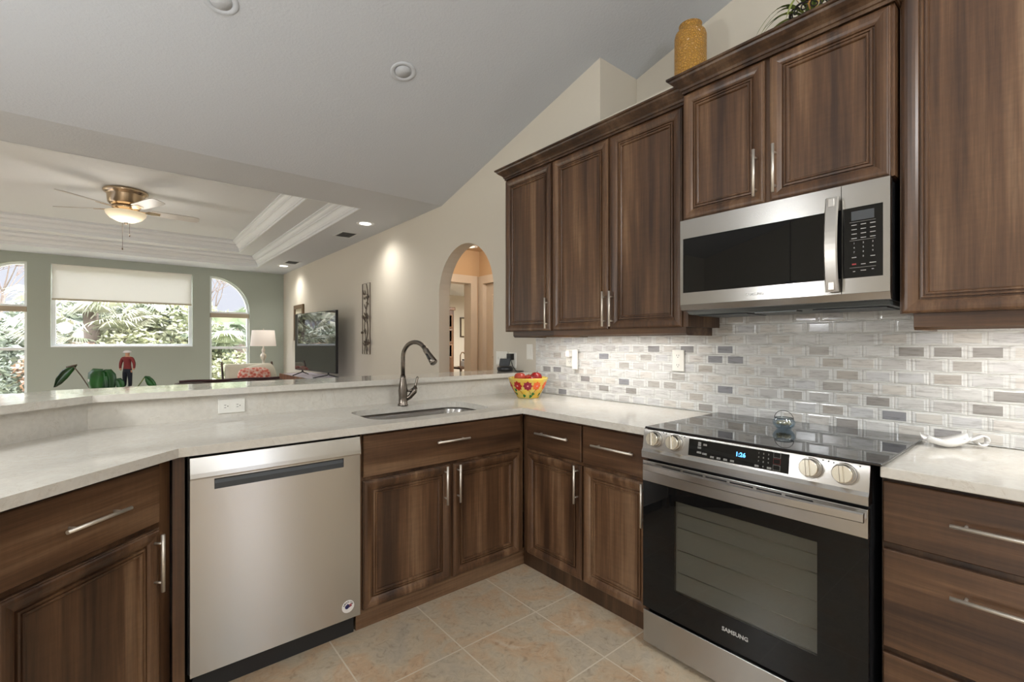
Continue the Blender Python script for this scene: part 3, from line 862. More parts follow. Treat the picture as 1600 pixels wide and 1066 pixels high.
MB().box(.185, .775, 2.035, 2.06, 0, .094).build('toe_kick', 'black_plastic', dw)
st = MB().lathe([(0, 0), (.0265, 0), (.0265, .0006), (.0235, .0009), (0, .0009)], (.732, 1.9829, .150), 40, axis=(0, -1, 0), caps=False).build('round_sticker', 'cap_white', dw)
for i, ch in enumerate('AMERICA'):
    a = math.radians(156 - i * 22)
    rt_ = FACE_NEG_Y @ Matrix.Rotation(a - PI / 2, 3, 'Z')
    text('sticker_letter', ch, .0095, Vector((.732 + .0195 * math.cos(a), 1.9815, .150 + .0195 * math.sin(a))), rt_, 'black_matte', st, .0002, bold=.0003)
base('navy', srgb(30, 30, 80), .5)
MB().lathe([(.004, 0), (.009, 0), (.009, .0005), (.004, .0005)], (.727, 1.9817, .150), 20, axis=(0, -1, 0)).build('ribbon_loop', 'navy', st)
MB().extr([(.733, .157), (.746, .160), (.748, .156), (.734, .152)], 1, 1.9812, 1.9818).extr([(.731, .150), (.746, .154), (.748, .149), (.733, .145)], 1, 1.9812, 1.9818).build('ribbon_tail', 'petal_magenta', st)
MB().extr([(.726, .159), (.731, .163), (.740, .149), (.736, .144)], 1, 1.9811, 1.9817).build('ribbon_tail', 'navy', st)

# ------------------------------------------------------------------ range
rg = thing('electric_range', 'slide in stainless steel electric range with black glass door', 'stove', (2.0, .77, 0))
y0, y1 = .386, 1.156
MB().box(1.71, 2.29, y0 + .004, y1 - .004, .05, .66).build('oven_body', 'black_plastic', rg)
for yy in (y0 + .05, y1 - .05):
    MB().lathe([(.018, 0), (.018, .012), (.010, .015), (.010, .05)], (1.76, yy, 0), 12).build('levelling_foot', 'black_plastic', rg)
MB().box(1.72, 2.29, y0 + .002, y1 - .002, .66, .918).build('upper_body', 'black_plastic', rg)
MB().box(1.690, 2.315, y0 - .030, y1 + .002, .9185, .926, .002).build('cooktop', 'cooktop_glass', rg)
mb = MB(); mb.extr([(1.722, .918), (1.704, .918), (1.700, .913), (1.688, .836), (1.680, .824), (1.680, .797), (1.722, .797)], 1, y0 - .0, y1 + .012)
mb.build('control_panel', 'stainless', rg)
# sloped face basis
t0 = Vector((1.6882, 0, .838)); t1 = Vector((1.6998, 0, .912)); sl = (t1 - t0).normalized(); nn = Vector((-sl.z, 0, sl.x))
def on(y, s_, out=0): return Vector((t0.x, y, t0.z)) + sl * s_ + nn * out
SLB = basis((0, -1, 0), sl)
mb = MB()
c4_ = [on(.961, .004), on(.604, .006), on(.604, .070), on(.961, .068)]
mb.bm.faces.new([mb.bm.verts.new(p + nn * .0012) for p in c4_])
r_ = mb.bm.faces[:]; 
ext = bmesh.ops.extrude_face_region(mb.bm, geom=r_)
for v in [g for g in ext['geom'] if isinstance(g, bmesh.types.BMVert)]: v.co -= nn * .004
pn = mb.build('control_display', 'black_glass', rg)
text('clock_digits', '1:26', .021, on(.762, .040, .0016), SLB, 'display_blue', pn, .0002, bold=.0006)
for r_i, row in enumerate(('123', '456', '789')):
    for c_i, ch in enumerate(row):
        text('key_number', ch, .0075, on(.700 - .016 * c_i, .058 - .014 * r_i, .0016), SLB, 'grey_text', pn, .0001)
text('key_number', '0', .0075, on(.684, .014, .0016), SLB, 'grey_text', pn, .0001)
for yy, ss, ww in ((.917, .058, .012), (.917, .050, .012), (.895, .054, .014), (.917, .040, .014), (.917, .022, .018), (.895, .020, .018), (.865, .014, .014), (.84, .014, .014), (.815, .014, .014), (.79, .014, .014), (.705, .014, .014), (.664, .014, .014)):
    for k in range(2):
        MB().quad([on(yy + ww / 2, ss - k * .004, .0018), on(yy - ww / 2, ss - k * .004, .0018), on(yy - ww / 2, ss - k * .004 + .0018, .0018), on(yy + ww / 2, ss - k * .004 + .0018, .0018)]).build('key_label', 'grey_text', pn)
for k, (ss, mt) in enumerate(((.052, 'grey_text'), (.031, 'red_text'), (.010, 'grey_text'))):
    mb = MB(); q4 = [on(.652, ss, .0018), on(.630, ss, .0018), on(.630, ss + .017, .0018), on(.652, ss + .017, .0018)]
    mb.tube(q4, .0004, 4, closed=True); mb.build('key_outline', mt, pn)
for i, yy in enumerate((1.112, 1.021, .540, .449)):
    c_ = on(yy, .040)
    MB().lathe([(.033, -.002), (.033, .003), (.031, .005)], c_, 32, axis=nn).build('knob_bezel', 'stainless', rg)
    kb = MB(); kb.lathe([(.027, .003), (.029, .006), (.0275, .026), (.0255, .029)], c_, 32, axis=nn)
    q3 = basis((0, -1, 0), sl).to_4x4(); q3.translation = c_
    kb.box(-.006, .006, -.026, .026, .028, .036, .0025, M4=q3 @ Matrix.Rotation(.12, 4, 'Z'))
    kb.build('knob', 'knob_metal', rg)
for yy, ss in ((1.075, .072), (1.062, .070), (.995, .070), (.982, .069), (.507, .070), (.492, .069), (.478, .068), (.41, .070)):
    MB().lathe([(0, .0002), (.0022, .0002), (.0022, .0008), (0, .0008)], on(yy, ss), 8, axis=nn).build('indicator_mark', 'black_matte', rg)
# oven door
MB().box(1.681, 1.705, y0 + .001, y1 + .008, .700, .786, .002).build('door_trim_band', 'stainless', rg)
plate('oven_door', [(y0 + .001, .170), (y1 + .008, .170), (y1 + .008, .699), (y0 + .001, .699)], [[(.519, .285), (1.02, .285), (1.02, .648), (.519, .648)]], 1.684, 1.700, 0, 'black_glass', rg)
MB().box(1.685, 1.689, .517, 1.022, .283, .650).build('oven_window', 'oven_glass', rg)
mb = MB()
for bx in ((1.703, 1.709, .50, 1.04, .27, .285), (1.703, 1.709, .50, 1.04, .648, .665), (1.703, 1.709, .50, .519, .27, .66), (1.703, 1.709, 1.02, 1.04, .27, .66)): mb.box(*bx)
mb.build('window_gasket', 'oven_grey', rg)
MB().box(1.7075, 1.7095, .519, 1.02, .285, .648).build('oven_cavity_back', 'oven_grey', rg)
mb = MB()
for zz in (.36, .45, .54, .60):
    mb.tube([(1.701, .525, zz), (1.701, 1.015, zz)], .0018, 6)
mb.build('oven_rack', 'rack_metal', rg)
text('door_lettering', 'SAMSUNG', .0205, Vector((1.6835, .778, .232)), FACE_NEG_X, 'grey_text', rg, .0003, bold=.0005)
mb = MB(); ys = [1.135 - .745 * k / 20 for k in range(21)]
rings = []
for k, yy in enumerate(ys):
    bow = .018 * math.sin(PI * k / 20)
    xo = 1.642 - bow
    rings.append([(xo, yy, .758), (xo, yy, .780), (xo + .006, yy, .784), (xo + .014, yy, .782), (xo + .014, yy, .756), (xo + .006, yy, .754)])
mb.ringtube(rings, smooth=False)
for yy in (1.120, .405): mb.box(1.650, 1.684, yy - .012, yy + .012, .758, .778, .002)
mb.build('oven_handle', 'stainless', rg)
mb = MB()
for k in range(6): mb.box(1.6800, 1.683, .53 + k * .092, .61 + k * .092, .772, .777)
mb.build('door_vent', 'black_matte', rg)
MB().box(1.682, 1.705, y0 + .001, y1 + .006, .022, .158, .003).build('warming_drawer', 'stainless', rg)

# ------------------------------------------------------------------ microwave
mw = thing('microwave_oven', 'stainless steel over the range microwave with black window', 'microwave', (2.15, .77, 1.425))
ym0, ym1 = .391, 1.154
MB().box(1.988, 2.345, ym0 + .004, ym1 - .004, 1.425, 1.832).build('microwave_body', 'black_plastic', mw)
def mframe(a, b_, hy0, hy1, nm, side):
    o_ = [(a, 1.452), (b_, 1.452), (b_, 1.836), (a, 1.836)]
    h_ = [(hy0, 1.506), (hy1, 1.506), (hy1, 1.752), (hy0, 1.752)]
    return plate(nm, o_, [h_], 1.959, 1.988, 0, 'stainless', mw)
mframe(.5295, ym1, .545, 1.140, 'microwave_door', 1)
mframe(ym0, .5275, .410, .524, 'control_frame', 0)
MB().extr([(1.959, 1.4515), (1.968, 1.427), (1.988, 1.425), (1.988, 1.4515)], 1, ym0, ym1).build('bottom_bevel', 'stainless', mw)
MB().box(1.962, 1.987, .5297, 1.139, 1.507, 1.751).build('door_glass', 'black_glass', mw)
MB().box(1.9588, 1.9605, .5297, .546, 1.507, 1.751).build('door_glass_edge', 'black_glass', mw)
kp = MB().box(1.960, 1.987, .411, .527, 1.507, 1.751).build('control_keypad', 'black_glass', mw)
MB().box(1.9592, 1.9605, .520, .5275, 1.507, 1.751).build('keypad_edge', 'black_glass', mw)
MB().box(1.9590, 1.9605, .434, .499, 1.706, 1.738).build('clock_window', 'dark_grey', kp)
for r_i, row in enumerate(('123', '456', '789')):
    for c_i, ch in enumerate(row):
        text('key_number', ch, .0085, Vector((1.9595, .491 - .0265 * c_i, 1.626 - .0155 * r_i)), FACE_NEG_X, 'grey_text', kp, .0001)
text('key_number', '0', .0085, Vector((1.9595, .4645, 1.579)), FACE_NEG_X, 'grey_text', kp, .0001)
for (yy, zz, ww) in [(.491 - .0265 * c_, 1.690 - .0155 * r__, .015) for r__ in range(4) for c_ in range(3)] + [(.491, 1.577, .013), (.438, 1.577, .013), (.4645, 1.552, .013), (.438, 1.554, .018), (.491, 1.528, .006), (.4645, 1.530, .015), (.438, 1.532, .006)]:
    MB().box(1.9592, 1.9602, yy - ww / 2, yy + ww / 2, zz - .001, zz + .0012).build('key_label', 'grey_text', kp)
MB().box(1.9592, 1.9602, .485, .497, 1.551, 1.556).build('stop_key', 'red_text', kp)
for zz in (1.700, 1.636, 1.541): MB().box(1.9592, 1.9600, .430, .504, zz, zz + .0006).build('key_divider', 'grey_text', kp)
mb = MB(); rings = []
for k in range(17):
    t = k / 16; z = 1.795 - .335 * t; bow = .030 + .020 * math.sin(PI * t)
    x = 1.959 - bow
    rings.append([(x, .533, z), (x, .566, z), (x + .005, .570, z), (x + .011, .568, z), (x + .011, .531, z), (x + .005, .529, z)])
mb.ringtube(rings, smooth=False)
for z in (1.775, 1.48): mb.box(1.922, 1.960, .540, .560, z - .015, z + .015, .002)
mb.build('microwave_handle', 'handle_steel', mw)
text('door_lettering', 'SAMSUNG', .0150, Vector((1.9585, .825, 1.476)), FACE_NEG_X, 'fan_blade_grey', mw, .0003, bold=.0003)
MB().extr([(1.99, 1.4245), (2.0, 1.4245), (2.02, 1.410), (2.30, 1.406), (2.33, 1.4245)], 1, ym0 + .01, ym1 - .01).build('vent_tray', 'grey_vent', mw)
for a, b_ in ((.42, .65), (.90, 1.12)):
    MB().box(2.06, 2.26, a, b_, 1.4035, 1.4075).build('grease_filter', 'dark_grey', mw)
MB().box(2.04, 2.10, .70, .86, 1.4035, 1.409).build('cooktop_lamp', 'grey_vent', mw)

# ------------------------------------------------------------------ outlets and switches
def outlet_plate(nm, label, cat, c, u, n, w_, h_, kind, mat='white_plastic'):
    c, u, n = Vector(c), Vector(u), Vector(n); v = Vector((0, 0, 1))
    t = thing(nm, label, cat, c)
    mb = MB(); mb.rings(c - u * w_ / 2 - v * h_ / 2, u, v, n, w_, h_, [(0, 0), (0, .003), (.003, .006)]); mb.build('cover_plate', mat, t)
    def bx(a, b_, w2, h2, d0, d1, m_, nm2):
        mb = MB(); mb.rings(c + u * (a - w2 / 2) + v * (b_ - h2 / 2) + n * d0, u, v, n, w2, h2, [(0, 0), (0, d1 - d0)]); mb.build(nm2, m_, t)
    for a, b_, k in kind:
        if k in ('recv', 'rech'):
            bx(a, b_, .030 if k == 'recv' else .028, .026 if k == 'recv' else .030, .0055, .0075, mat, 'receptacle')
            if k == 'recv':
                bx(a - .006, b_ + .003, .002, .008, .007, .008, 'black_matte', 'slot'); bx(a + .006, b_ + .003, .002, .008, .007, .008, 'black_matte', 'slot'); bx(a, b_ - .007, .004, .004, .007, .008, 'black_matte', 'slot')
            else:
                bx(a - .003, b_ - .006, .008, .002, .007, .008, 'black_matte', 'slot'); bx(a - .003, b_ + .006, .008, .002, .007, .008, 'black_matte', 'slot'); bx(a + .008, b_, .004, .004, .007, .008, 'black_matte', 'slot')
        elif k == 'sw':
            bx(a, b_, .010, .024, .0055, .013, mat, 'switch_toggle')
        elif k == 'rock':
            bx(a, b_, .032, .066, .0055, .0085, mat, 'rocker')
    return t
outlet_plate('wall_outlet', 'white double outlet lying sideways on the quartz upstand left of the faucet', 'outlet', (.400, YB - .0005, .970), (1, 0, 0), (0, -1, 0), .115, .070, [(-.026, 0, 'rech'), (.026, 0, 'rech')])
outlet_plate('wall_outlet', 'white vertical outlet in the marble tile left of the range', 'outlet', (XW - .0105, 1.388, 1.181), (0, -1, 0), (-1, 0, 0), .072, .117, [(0, .026, 'recv'), (0, -.026, 'recv')])
t = outlet_plate('wall_outlet', 'pale outlet in the tile near the corner with a white plug in it', 'outlet', (XW - .0105, 2.20, 1.175), (0, -1, 0), (-1, 0, 0), .072, .117, [(0, -.026, 'recv')])
tag(MB().box(2.290, XW - .0175, 2.165, 2.200, 1.185, 1.225, .004).box(2.315, XW - .0175, 2.120, 2.163, 1.10, 1.235, .004).build('plug_in_freshener', 'white_gloss'), 'white plug in night light on the tile outlet above the fruit bowl', 'night light')
outlet_plate('light_switch', 'narrow white rocker switch on beige wall just left of the tile', 'switch', (XW - .0005, 2.622, 1.211), (0, -1, 0), (-1, 0, 0), .070, .116, [(0, 0, 'rock')])
outlet_plate('light_switch', 'white triple switch plate beside the arch above the bar', 'switch', (XW - .0005, 2.96, 1.155), (0, -1, 0), (-1, 0, 0), .150, .110, [(-.045, 0, 'sw'), (0, 0, 'sw'), (.045, 0, 'sw')])
outlet_plate('wall_outlet', 'white outlet above the bar with a black charger plugged in', 'outlet', (XW - .0005, 2.825, 1.140), (0, -1, 0), (-1, 0, 0), .09, .125, [(0, -.026, 'recv')])
tag(MB().box(2.305, XW - .0075, 2.80, 2.852, 1.145, 1.195, .004).build('charger_plug', 'black_plastic'), 'square black charger plugged into the outlet above the bar', 'charger')
dk = thing('charging_dock', 'small black charging dock on the bar against the wall', 'dock', (2.255, 2.83, 1.06))
MB().lathe([(.0, 0), (.056, 0), (.062, .010), (.062, .028), (.050, .040), (.0, .042)], (2.25, 2.80, 1.06), 24, caps=False).build('dock_base', 'black_plastic', dk)
MB().box(-.045, .045, -.006, .006, 0, .07, .004, M4=Matrix.Translation((2.265, 2.83, 1.09)) @ Matrix.Rotation(-1.1, 4, 'Z') @ Matrix.Rotation(-.35, 4, 'X')).build('dock_cradle', 'dark_grey', dk)
tag(MB().tube([(2.328, 2.825, 1.146), (2.325, 2.80, 1.10), (2.32, 2.76, 1.068), (2.30, 2.72, 1.064), (2.335, 2.68, 1.064), (2.30, 2.66, 1.064), (2.26, 2.70, 1.066), (2.29, 2.745, 1.066)], .0028, 6).build('charger_cable', 'black_cable'), 'thin black cable curled on the bar beside the dock', 'cable')

# ------------------------------------------------------------------ fruit bowl
BC = (2.075, 2.335)
bw = thing('fruit_bowl', 'yellow ceramic bowl painted with red and orange flowers in the counter corner', 'bowl', (*BC, .914))
def rb(z): return .072 + (.132 - .072) * min(1, max(0, (z - .006) / .112)) ** .8
BR = [(0, .0), (.070, .0), (.073, .004), (.076, .010), (.092, .035), (.108, .066), (.121, .096), (.129, .118), (.134, .128), (.134, .134), (.128, .134), (.118, .110), (.095, .06), (.06, .016), (0, .012)]
MB().lathe(BR, (*BC, .9145), 48, caps=False).build('bowl_body', 'bowl_yellow', bw)
view = math.atan2(-BC[1], -BC[0])
def on_bowl(a, z, out=.002):
    r = 0
    for (r0, z0), (r1, z1) in zip(BR[1:9], BR[2:10]):
        if z0 <= z <= z1: r = r0 + (r1 - r0) * (z - z0) / (z1 - z0)
    return Vector((BC[0] + (r + out) * math.cos(a), BC[1] + (r + out) * math.sin(a), .9145 + z))
def disc(mb, a, z, rad, out=.002, petals=0, rz=None):
    n = 24; c = mb.bm.verts.new(on_bowl(a, z, out + .002)); ring = []
    for k in range(n):
        t = 2 * PI * k / n; q_ = rad * (1 + (.18 * math.cos(petals * t) if petals else 0))
        ring.append(mb.bm.verts.new(on_bowl(a + q_ * math.cos(t) / .115, z + (rz or 1) * q_ * math.sin(t), out)))
    for k in range(n): mb.bm.faces.new((c, ring[k], ring[(k + 1) % n]))
for da, z, rad, mt in ((-.62, .088, .024, 'petal_red'), (-.02, .088, .023, 'petal_magenta'), (.50, .088, .022, 'petal_orange'), (-1.35, .085, .024, 'petal_red'), (1.15, .088, .022, 'petal_orange'), (1.9, .088, .022, 'petal_red')):
    mb = MB(); disc(mb, view + da, z - .004, rad * 1.22, .0016, 8); fl = mb.build('painted_flower', mt, bw)
    mb = MB(); disc(mb, view + da, z - .004, rad * .24, .0045); mb.build('flower_centre', 'petal_centre', fl)
    mb = MB(); mb.tube([on_bowl(view + da + .02 + k * .05 * (-1 if da > .2 else 1), z - .022 - k * .009, .001) for k in range(5)], .0012, 5); mb.build('painted_stem', 'apple_red', bw)
for da, z in ((-.30, .018), (.35, .030), (-1.0, .03), (.95, .025), (-.9, .055), (.2, .014)):
    mb = MB(); disc(mb, view + da, z, .013, .0016, 3, .8); mb.build('painted_leaf', 'glaze_green', bw)
def apple(c, r, mat, lab, tilt=0):
    a = thing('apple', lab, 'apple', (c[0], c[1], c[2] - r * .9), 'apples in the fruit bowl')
    prof = [(0, -.86), (.25, -.93), (.55, -.85), (.85, -.5), (1.0, 0), (.97, .35), (.8, .68), (.5, .86), (.25, .84), (.1, .72), (0, .66)]
    MB().lathe([(p * r, q_ * r) for p, q_ in prof], c, 20, axis=(math.sin(tilt), .2 * tilt, 1), caps=False).build('apple_flesh', mat, a)
    MB().tube([(c[0], c[1], c[2] + r * .6), (c[0] + .004 + tilt * .02, c[1], c[2] + r * 1.15)], .0016, 6).build('stem', 'stem_brown', a)
apple((2.045, 2.385, 1.043), .039, 'apple_pink', 'pinkish apple at the left of the yellow bowl')
apple((2.13, 2.315, 1.043), .040, 'apple_red', 'deep red apple at the right of the yellow bowl', .3)
apple((2.125, 2.385, 1.030), .034, 'apple_pink', 'smaller pink apple at the back middle of the yellow bowl', -.2)
apple((2.055, 2.285, 1.023), .036, 'apple_red', 'red apple low at the front of the yellow bowl', .5)

# candle jar on cooktop
jr = thing('glass_jar', 'small blue glass jar with wire handle standing on the cooktop', 'jar', (2.07, .757, .926))
JC = (2.07, .757, .9265)
MB().lathe([(0, 0), (.024, 0), (.028, .003), (.039, .018), (.041, .028), (.038, .038), (.031, .045), (.031, .048), (.029, .048), (.029, .045), (.036, .037), (.038, .028), (.036, .018), (.024, .004), (0, .004)], JC, 32, caps=False).build('jar_glass', 'jar_glass', jr)
base('pebble', srgb(196, 176, 130), .35)
mb = MB()
for k in range(26):
    a = k * 2.4; rr_ = .026 * math.sqrt((k % 9 + .5) / 9)
    mb.sphere((JC[0] + rr_ * math.cos(a), JC[1] + rr_ * math.sin(a), JC[2] + .022 + .004 * (k % 3)), .0055, 8, (1, 1, .8))
mb.build('pebble_filling', 'pebble', jr)['kind'] = 'stuff'
hp = [(JC[0] + .0 , JC[1] + .036 * math.cos(t) , JC[2] + .042 + .034 * math.sin(t)) for t in (PI * k / 16 for k in range(17))]
MB().tube(hp, .0012, 6).tube([(JC[0] + .032 * math.cos(t), JC[1] + .032 * math.sin(t), JC[2] + .0455) for t in (2 * PI * k / 24 for k in range(24))], .0013, 6, closed=True).build('wire_handle', 'iron', jr)

# spoon rest
sr = thing('spoon_rest', 'white ceramic spoon rest with curled handle right of the range', 'spoon rest', (2.27, .26, .914))
mb = MB(); T = Matrix.Translation((2.215, .285, .9145)) @ Matrix.Rotation(math.radians(-58), 4, 'Z')
rings = []
for k in range(15):
    t = k / 14; x = -.065 + .13 * t
    hw = .042 * math.sqrt(max(0, 1 - ((t - .45) / .56) ** 2)) + .006
    zb = .005 + .020 * abs(t - .45) ** 1.5 * 3
    ring = [(x, -hw, zb + .020), (x, -hw * .6, zb + .006), (x, 0, zb), (x, hw * .6, zb + .006), (x, hw, zb + .020), (x, hw * .6, zb - .001), (x, 0, zb - .004), (x, -hw * .6, zb - .001)]
    rings.append([T @ Vector(p) for p in ring])
mb.ringtube(rings); mb.build('spoon_dish', 'white_gloss', sr)
mb = MB(); rings = []
for k in range(14):
    t = k / 13
    if t < .4: x, z = .050 + .045 * t / .4, .024 + .020 * (t / .4) ** 1.5
    else:
        a = (t - .4) / .6 * 1.35 * PI; x, z = .095 + .017 * math.sin(a) , .044 - .017 * (1 - math.cos(a)) + .0
    rings.append([T @ Vector(p) for p in ((x, -.015, z), (x, .015, z), (x + .0015, .015, z + .004), (x + .0015, -.015, z + .004))])
mb.ringtube(rings, smooth=True); mb.build('curled_handle', 'white_gloss', sr)

# vase & planter on the plant ledge
va = thing('ceramic_vase', 'tall ochre pierced ceramic vase on the ledge above the cabinets', 'vase', (2.52, 1.45, 2.712))
MB().lathe([(0, 0), (.085, 0), (.088, .01), (.088, .335), (.083, .355), (.064, .375), (.061, .385), (.064, .405), (.058, .408), (.052, .385), (0, .38)], (2.52, 1.42, 2.7125), 40, caps=False).build('vase_body', 'vase_ochre', va)
pp = thing('potted_plant', 'spiky plant with orange blooms in a black scrollwork pot above the cabinets', 'plant', (2.52, .80, 2.712))
mb = MB()
for k in range(14):
    a = 2 * PI * k / 14
    for (rad, zz, R0) in ((.022, .035, .075), (.024, .085, .085), (.020, .13, .09)):
        c_ = Vector((2.52 + R0 * math.cos(a), .80 + R0 * math.sin(a), 2.713 + zz)); tn = Vector((-math.sin(a), math.cos(a), 0))
        mb.tube([c_ + tn * (rad * (1 - .06 * j)) * math.cos(.55 * j + k) + Vector((0, 0, 1)) * rad * (1 - .06 * j) * math.sin(.55 * j + k) for j in range(13)], .0035, 5)
for zz, R0 in ((.006, .07), (.155, .09)):
    mb.tube([(2.52 + R0 * math.cos(t), .80 + R0 * math.sin(t), 2.713 + zz) for t in (2 * PI * k / 24 for k in range(24))], .005, 6, closed=True)
mb.build('scroll_pot', 'iron', pp)
MB().lathe([(0, 0), (.055, 0), (.065, .12), (0, .12)], (2.52, .80, 2.714), 20, caps=False).build('pot_liner', 'black_matte', pp)
def blade(mb, base_, d, L, w_, droop, segs=10, up=1.0):
    d = Vector(d).normalized(); s_ = d.cross(Vector((0, 0, 1))).normalized()
    P_ = []
    for k in range(segs + 1):
        t = k / segs
        c_ = Vector(base_) + d * L * t + Vector((0, 0, up * L * t - droop * L * t * t))
        ww = w_ * math.sin(PI * min(1, .12 + t * .88)) ** .7
        P_.append((mb.bm.verts.new(c_ + s_ * ww / 2), mb.bm.verts.new(c_ - Vector((0, 0, ww * .15))), mb.bm.verts.new(c_ - s_ * ww / 2)))
    for a_, b_ in zip(P_[:-1], P_[1:]):
        for i in (0, 1):
            f = mb.bm.faces.new((a_[i], a_[i + 1], b_[i + 1], b_[i])); f.smooth = True
rr2 = random.Random(5)
for k in range(14):
    a = 2 * PI * k / 14 + rr2.uniform(-.1, .1)
    if math.cos(a) > .45: a = PI - a
    mb = MB(); blade(mb, (2.52 + .02 * math.cos(a), .80 + .02 * math.sin(a), 2.83), (math.cos(a), math.sin(a), 0), rr2.uniform(.20, .30), .018, rr2.uniform(1.0, 1.5), up=.9)
    mb.build('leaf', 'leaf_aloe', pp, fix=False)
for k in range(5):
    a = 2 * PI * k / 5 + .4
    mb = MB(); blade(mb, (2.52, .80, 2.83), (math.cos(a), math.sin(a), 0), .09, .03, .2, up=2.0); mb.build('bloom', 'blossom', pp, fix=False)

# ------------------------------------------------------------------ ceiling lights and vents
def canlight(label, loc, mat, nrm=(0, 0, -1), r=.075, col='trim_white', group=None):
    t = thing('recessed_light', label, 'light', loc, group)
    MB().lathe([(r * .78, -.012), (r * .80, .001), (r * 1.22, .006), (r * 1.28, .001), (r * 1.28, -.002)], loc, 32, axis=nrm, caps=False).build('trim_ring', col, t)
    MB().lathe([(0, .001), (r * .8, .001), (r * .8, .003), (0, .003)], loc, 32, axis=nrm, caps=False).build('lamp_face', mat, t)
    return t
for lab, x, y in (('lit recessed light near the beam beside the nearer ceiling vent', 2.045, 5.02), ('lit recessed light at the far end of the living room ceiling', 2.087, 8.68)):
    canlight(lab, (x, y, ZC), 'led_white')
    lamp('can_lamp', 'SPOT', (x, y, ZC - .02), 52, (1, .96, .90), spot_size=math.radians(150), spot_blend=1.0, shadow_soft_size=.12)
for x, y in ((-2.05, 5.02), (-2.05, 8.68)):  # unseen left-hand cans mirroring the lit pair, added to brighten the room
    lamp('can_lamp', 'SPOT', (x, y, ZC - .02), 52, (1, .96, .90), spot_size=math.radians(150), spot_blend=1.0, shadow_soft_size=.12)
sn = Vector((0, -.2624, -1)).normalized()
canlight('unlit recessed light in the sloped ceiling, right one', (1.306, 2.62, vz(2.62)), 'ceiling_white', sn, .06, 'ceiling_white')
canlight('unlit recessed light at the top edge of the sloped ceiling', (.354, 2.638, vz(2.638)), 'ceiling_white', sn, .06, 'ceiling_white')
canlight('small lit recessed light inside the hallway arch', (3.19, 4.65, 2.44), 'led_warm')
for lab, x, y in (('dark ceiling vent grille nearer the beam', 2.07, 5.68), ('dark ceiling vent grille by the far corner', 2.10, 8.20)):
    t = thing('ceiling_vent', lab, 'vent', (x, y, ZC))
    plate('vent_frame', [(x - .11, y - .16), (x + .11, y - .16), (x + .11, y + .16), (x - .11, y + .16)], [[(x - .085, y - .135), (x + .085, y - .135), (x + .085, y + .135), (x - .085, y + .135)]], ZC - .006, ZC + .0, 2, 'tray_white', t)
    MB().box(x - .085, x + .085, y - .135, y + .135, ZC - .0015, ZC - .0005).build('vent_backing', 'vent_dark', t)
    mb = MB()
    for k in range(6): mb.box(x - .085, x + .085, y - .125 + k * .045, y - .120 + k * .045, ZC - .006, ZC - .002)
    mb.build('slats', 'grey_vent', t)
for i, ((x, y), z) in enumerate(zip(KL, KZ)):
    t = thing('pendant_light', ['frosted globe pendant lamp behind the camera on the nook side', 'frosted globe pendant lamp behind the camera near the back window', 'low hanging frosted globe pendant lamp over the nook, out of frame'][i], 'light', (x, y, vz(y)))
    MB().lathe([(0, -.03), (.06, -.03), (.065, 0), (0, .01)], (x, y, vz(y)), 20, caps=False).build('canopy', 'black_plastic', t)
    MB().tube([(x, y, vz(y)), (x, y, z + .19)], .005, 6).build('cord', 'black_cable', t)
    MB().lathe([(.02, .16), (.05, .17), (.05, .20), (.02, .20)], (x, y, z), 16).build('globe_cap', 'black_plastic', t)
    gb = MB(); gb.lathe([(.045, .165), (.10, .135), (.16, .06), (.17, 0), (.16, -.06), (.10, -.135), (.05, -.162)], (x, y, z), 24, caps=False); gb.build('glass_globe', 'globe_glass', t)
# ceiling fan
FX, FY, FZ = 0.0, 6.62, ZC + .34
fn = thing('ceiling_fan', 'flush mount ceiling fan with lit bowl and white blades', 'fan', (FX, FY, FZ))
MB().lathe([(0, 0), (.190, 0), (.198, -.012), (.195, -.03), (.175, -.045), (.165, -.06), (.158, -.14), (.135, -.165), (.10, -.175), (0, -.175)], (FX, FY, FZ), 40, caps=False).build('motor_housing', 'fan_nickel', fn)
MB().lathe([(.02, -.17), (.12, -.178), (.12, -.20), (.09, -.215), (.09, -.235), (.02, -.236)], (FX, FY, FZ), 32).build('switch_cup', 'fan_nickel', fn)
MB().lathe([(.172, -.236), (.180, -.240), (.172, -.268), (.140, -.305), (.085, -.335), (.02, -.348), (0, -.349)], (FX, FY, FZ), 40, caps=False).build('glass_bowl', 'fan_bowl', fn)
MB().lathe([(0, -.348), (.022, -.350), (.014, -.362), (.004, -.372), (0, -.373)], (FX, FY, FZ), 16, caps=False).build('finial', 'iron_bronze', fn)
base('blade_grey', srgb(176, 172, 166), .4)
tips = [(0.629, 6.66), (.02, 7.28), (-.62, 6.98), (-.49, 6.19), (.26, 6.02)]
for tx, ty in tips:
    a = math.atan2(ty - FY, tx - FX)
    T = Matrix.Translation((FX, FY, FZ - .205)) @ Matrix.Rotation(a, 4, 'Z') @ Matrix.Rotation(math.radians(-12), 4, 'X')
    out = [(.22, -.055), (.24, -.062), (.60, -.070), (.655, -.062), (.672, -.035), (.672, .035), (.655, .062), (.60, .070), (.24, .062), (.22, .055)]
    mb = MB(); mb.prism(out, -.003, .003)
    for v in mb.bm.verts: v.co = T @ v.co
    bl = mb.build('fan_blade', 'blade_grey', fn)
    mb = MB(); mb.prism([(.09, -.018), (.16, -.010), (.20, -.038), (.30, -.028), (.30, .028), (.20, .038), (.16, .010), (.09, .018)], -.008, -.003)
    for v in mb.bm.verts: v.co = T @ v.co
    mb.build('blade_iron', 'fan_nickel', bl)
mb = MB(); mb.tube([(FX - .03, FY, FZ - .23), (FX - .03, FY, FZ - .62)], .0018, 5).tube([(FX + .03, FY, FZ - .23), (FX + .03, FY, FZ - .47)], .0018, 5)
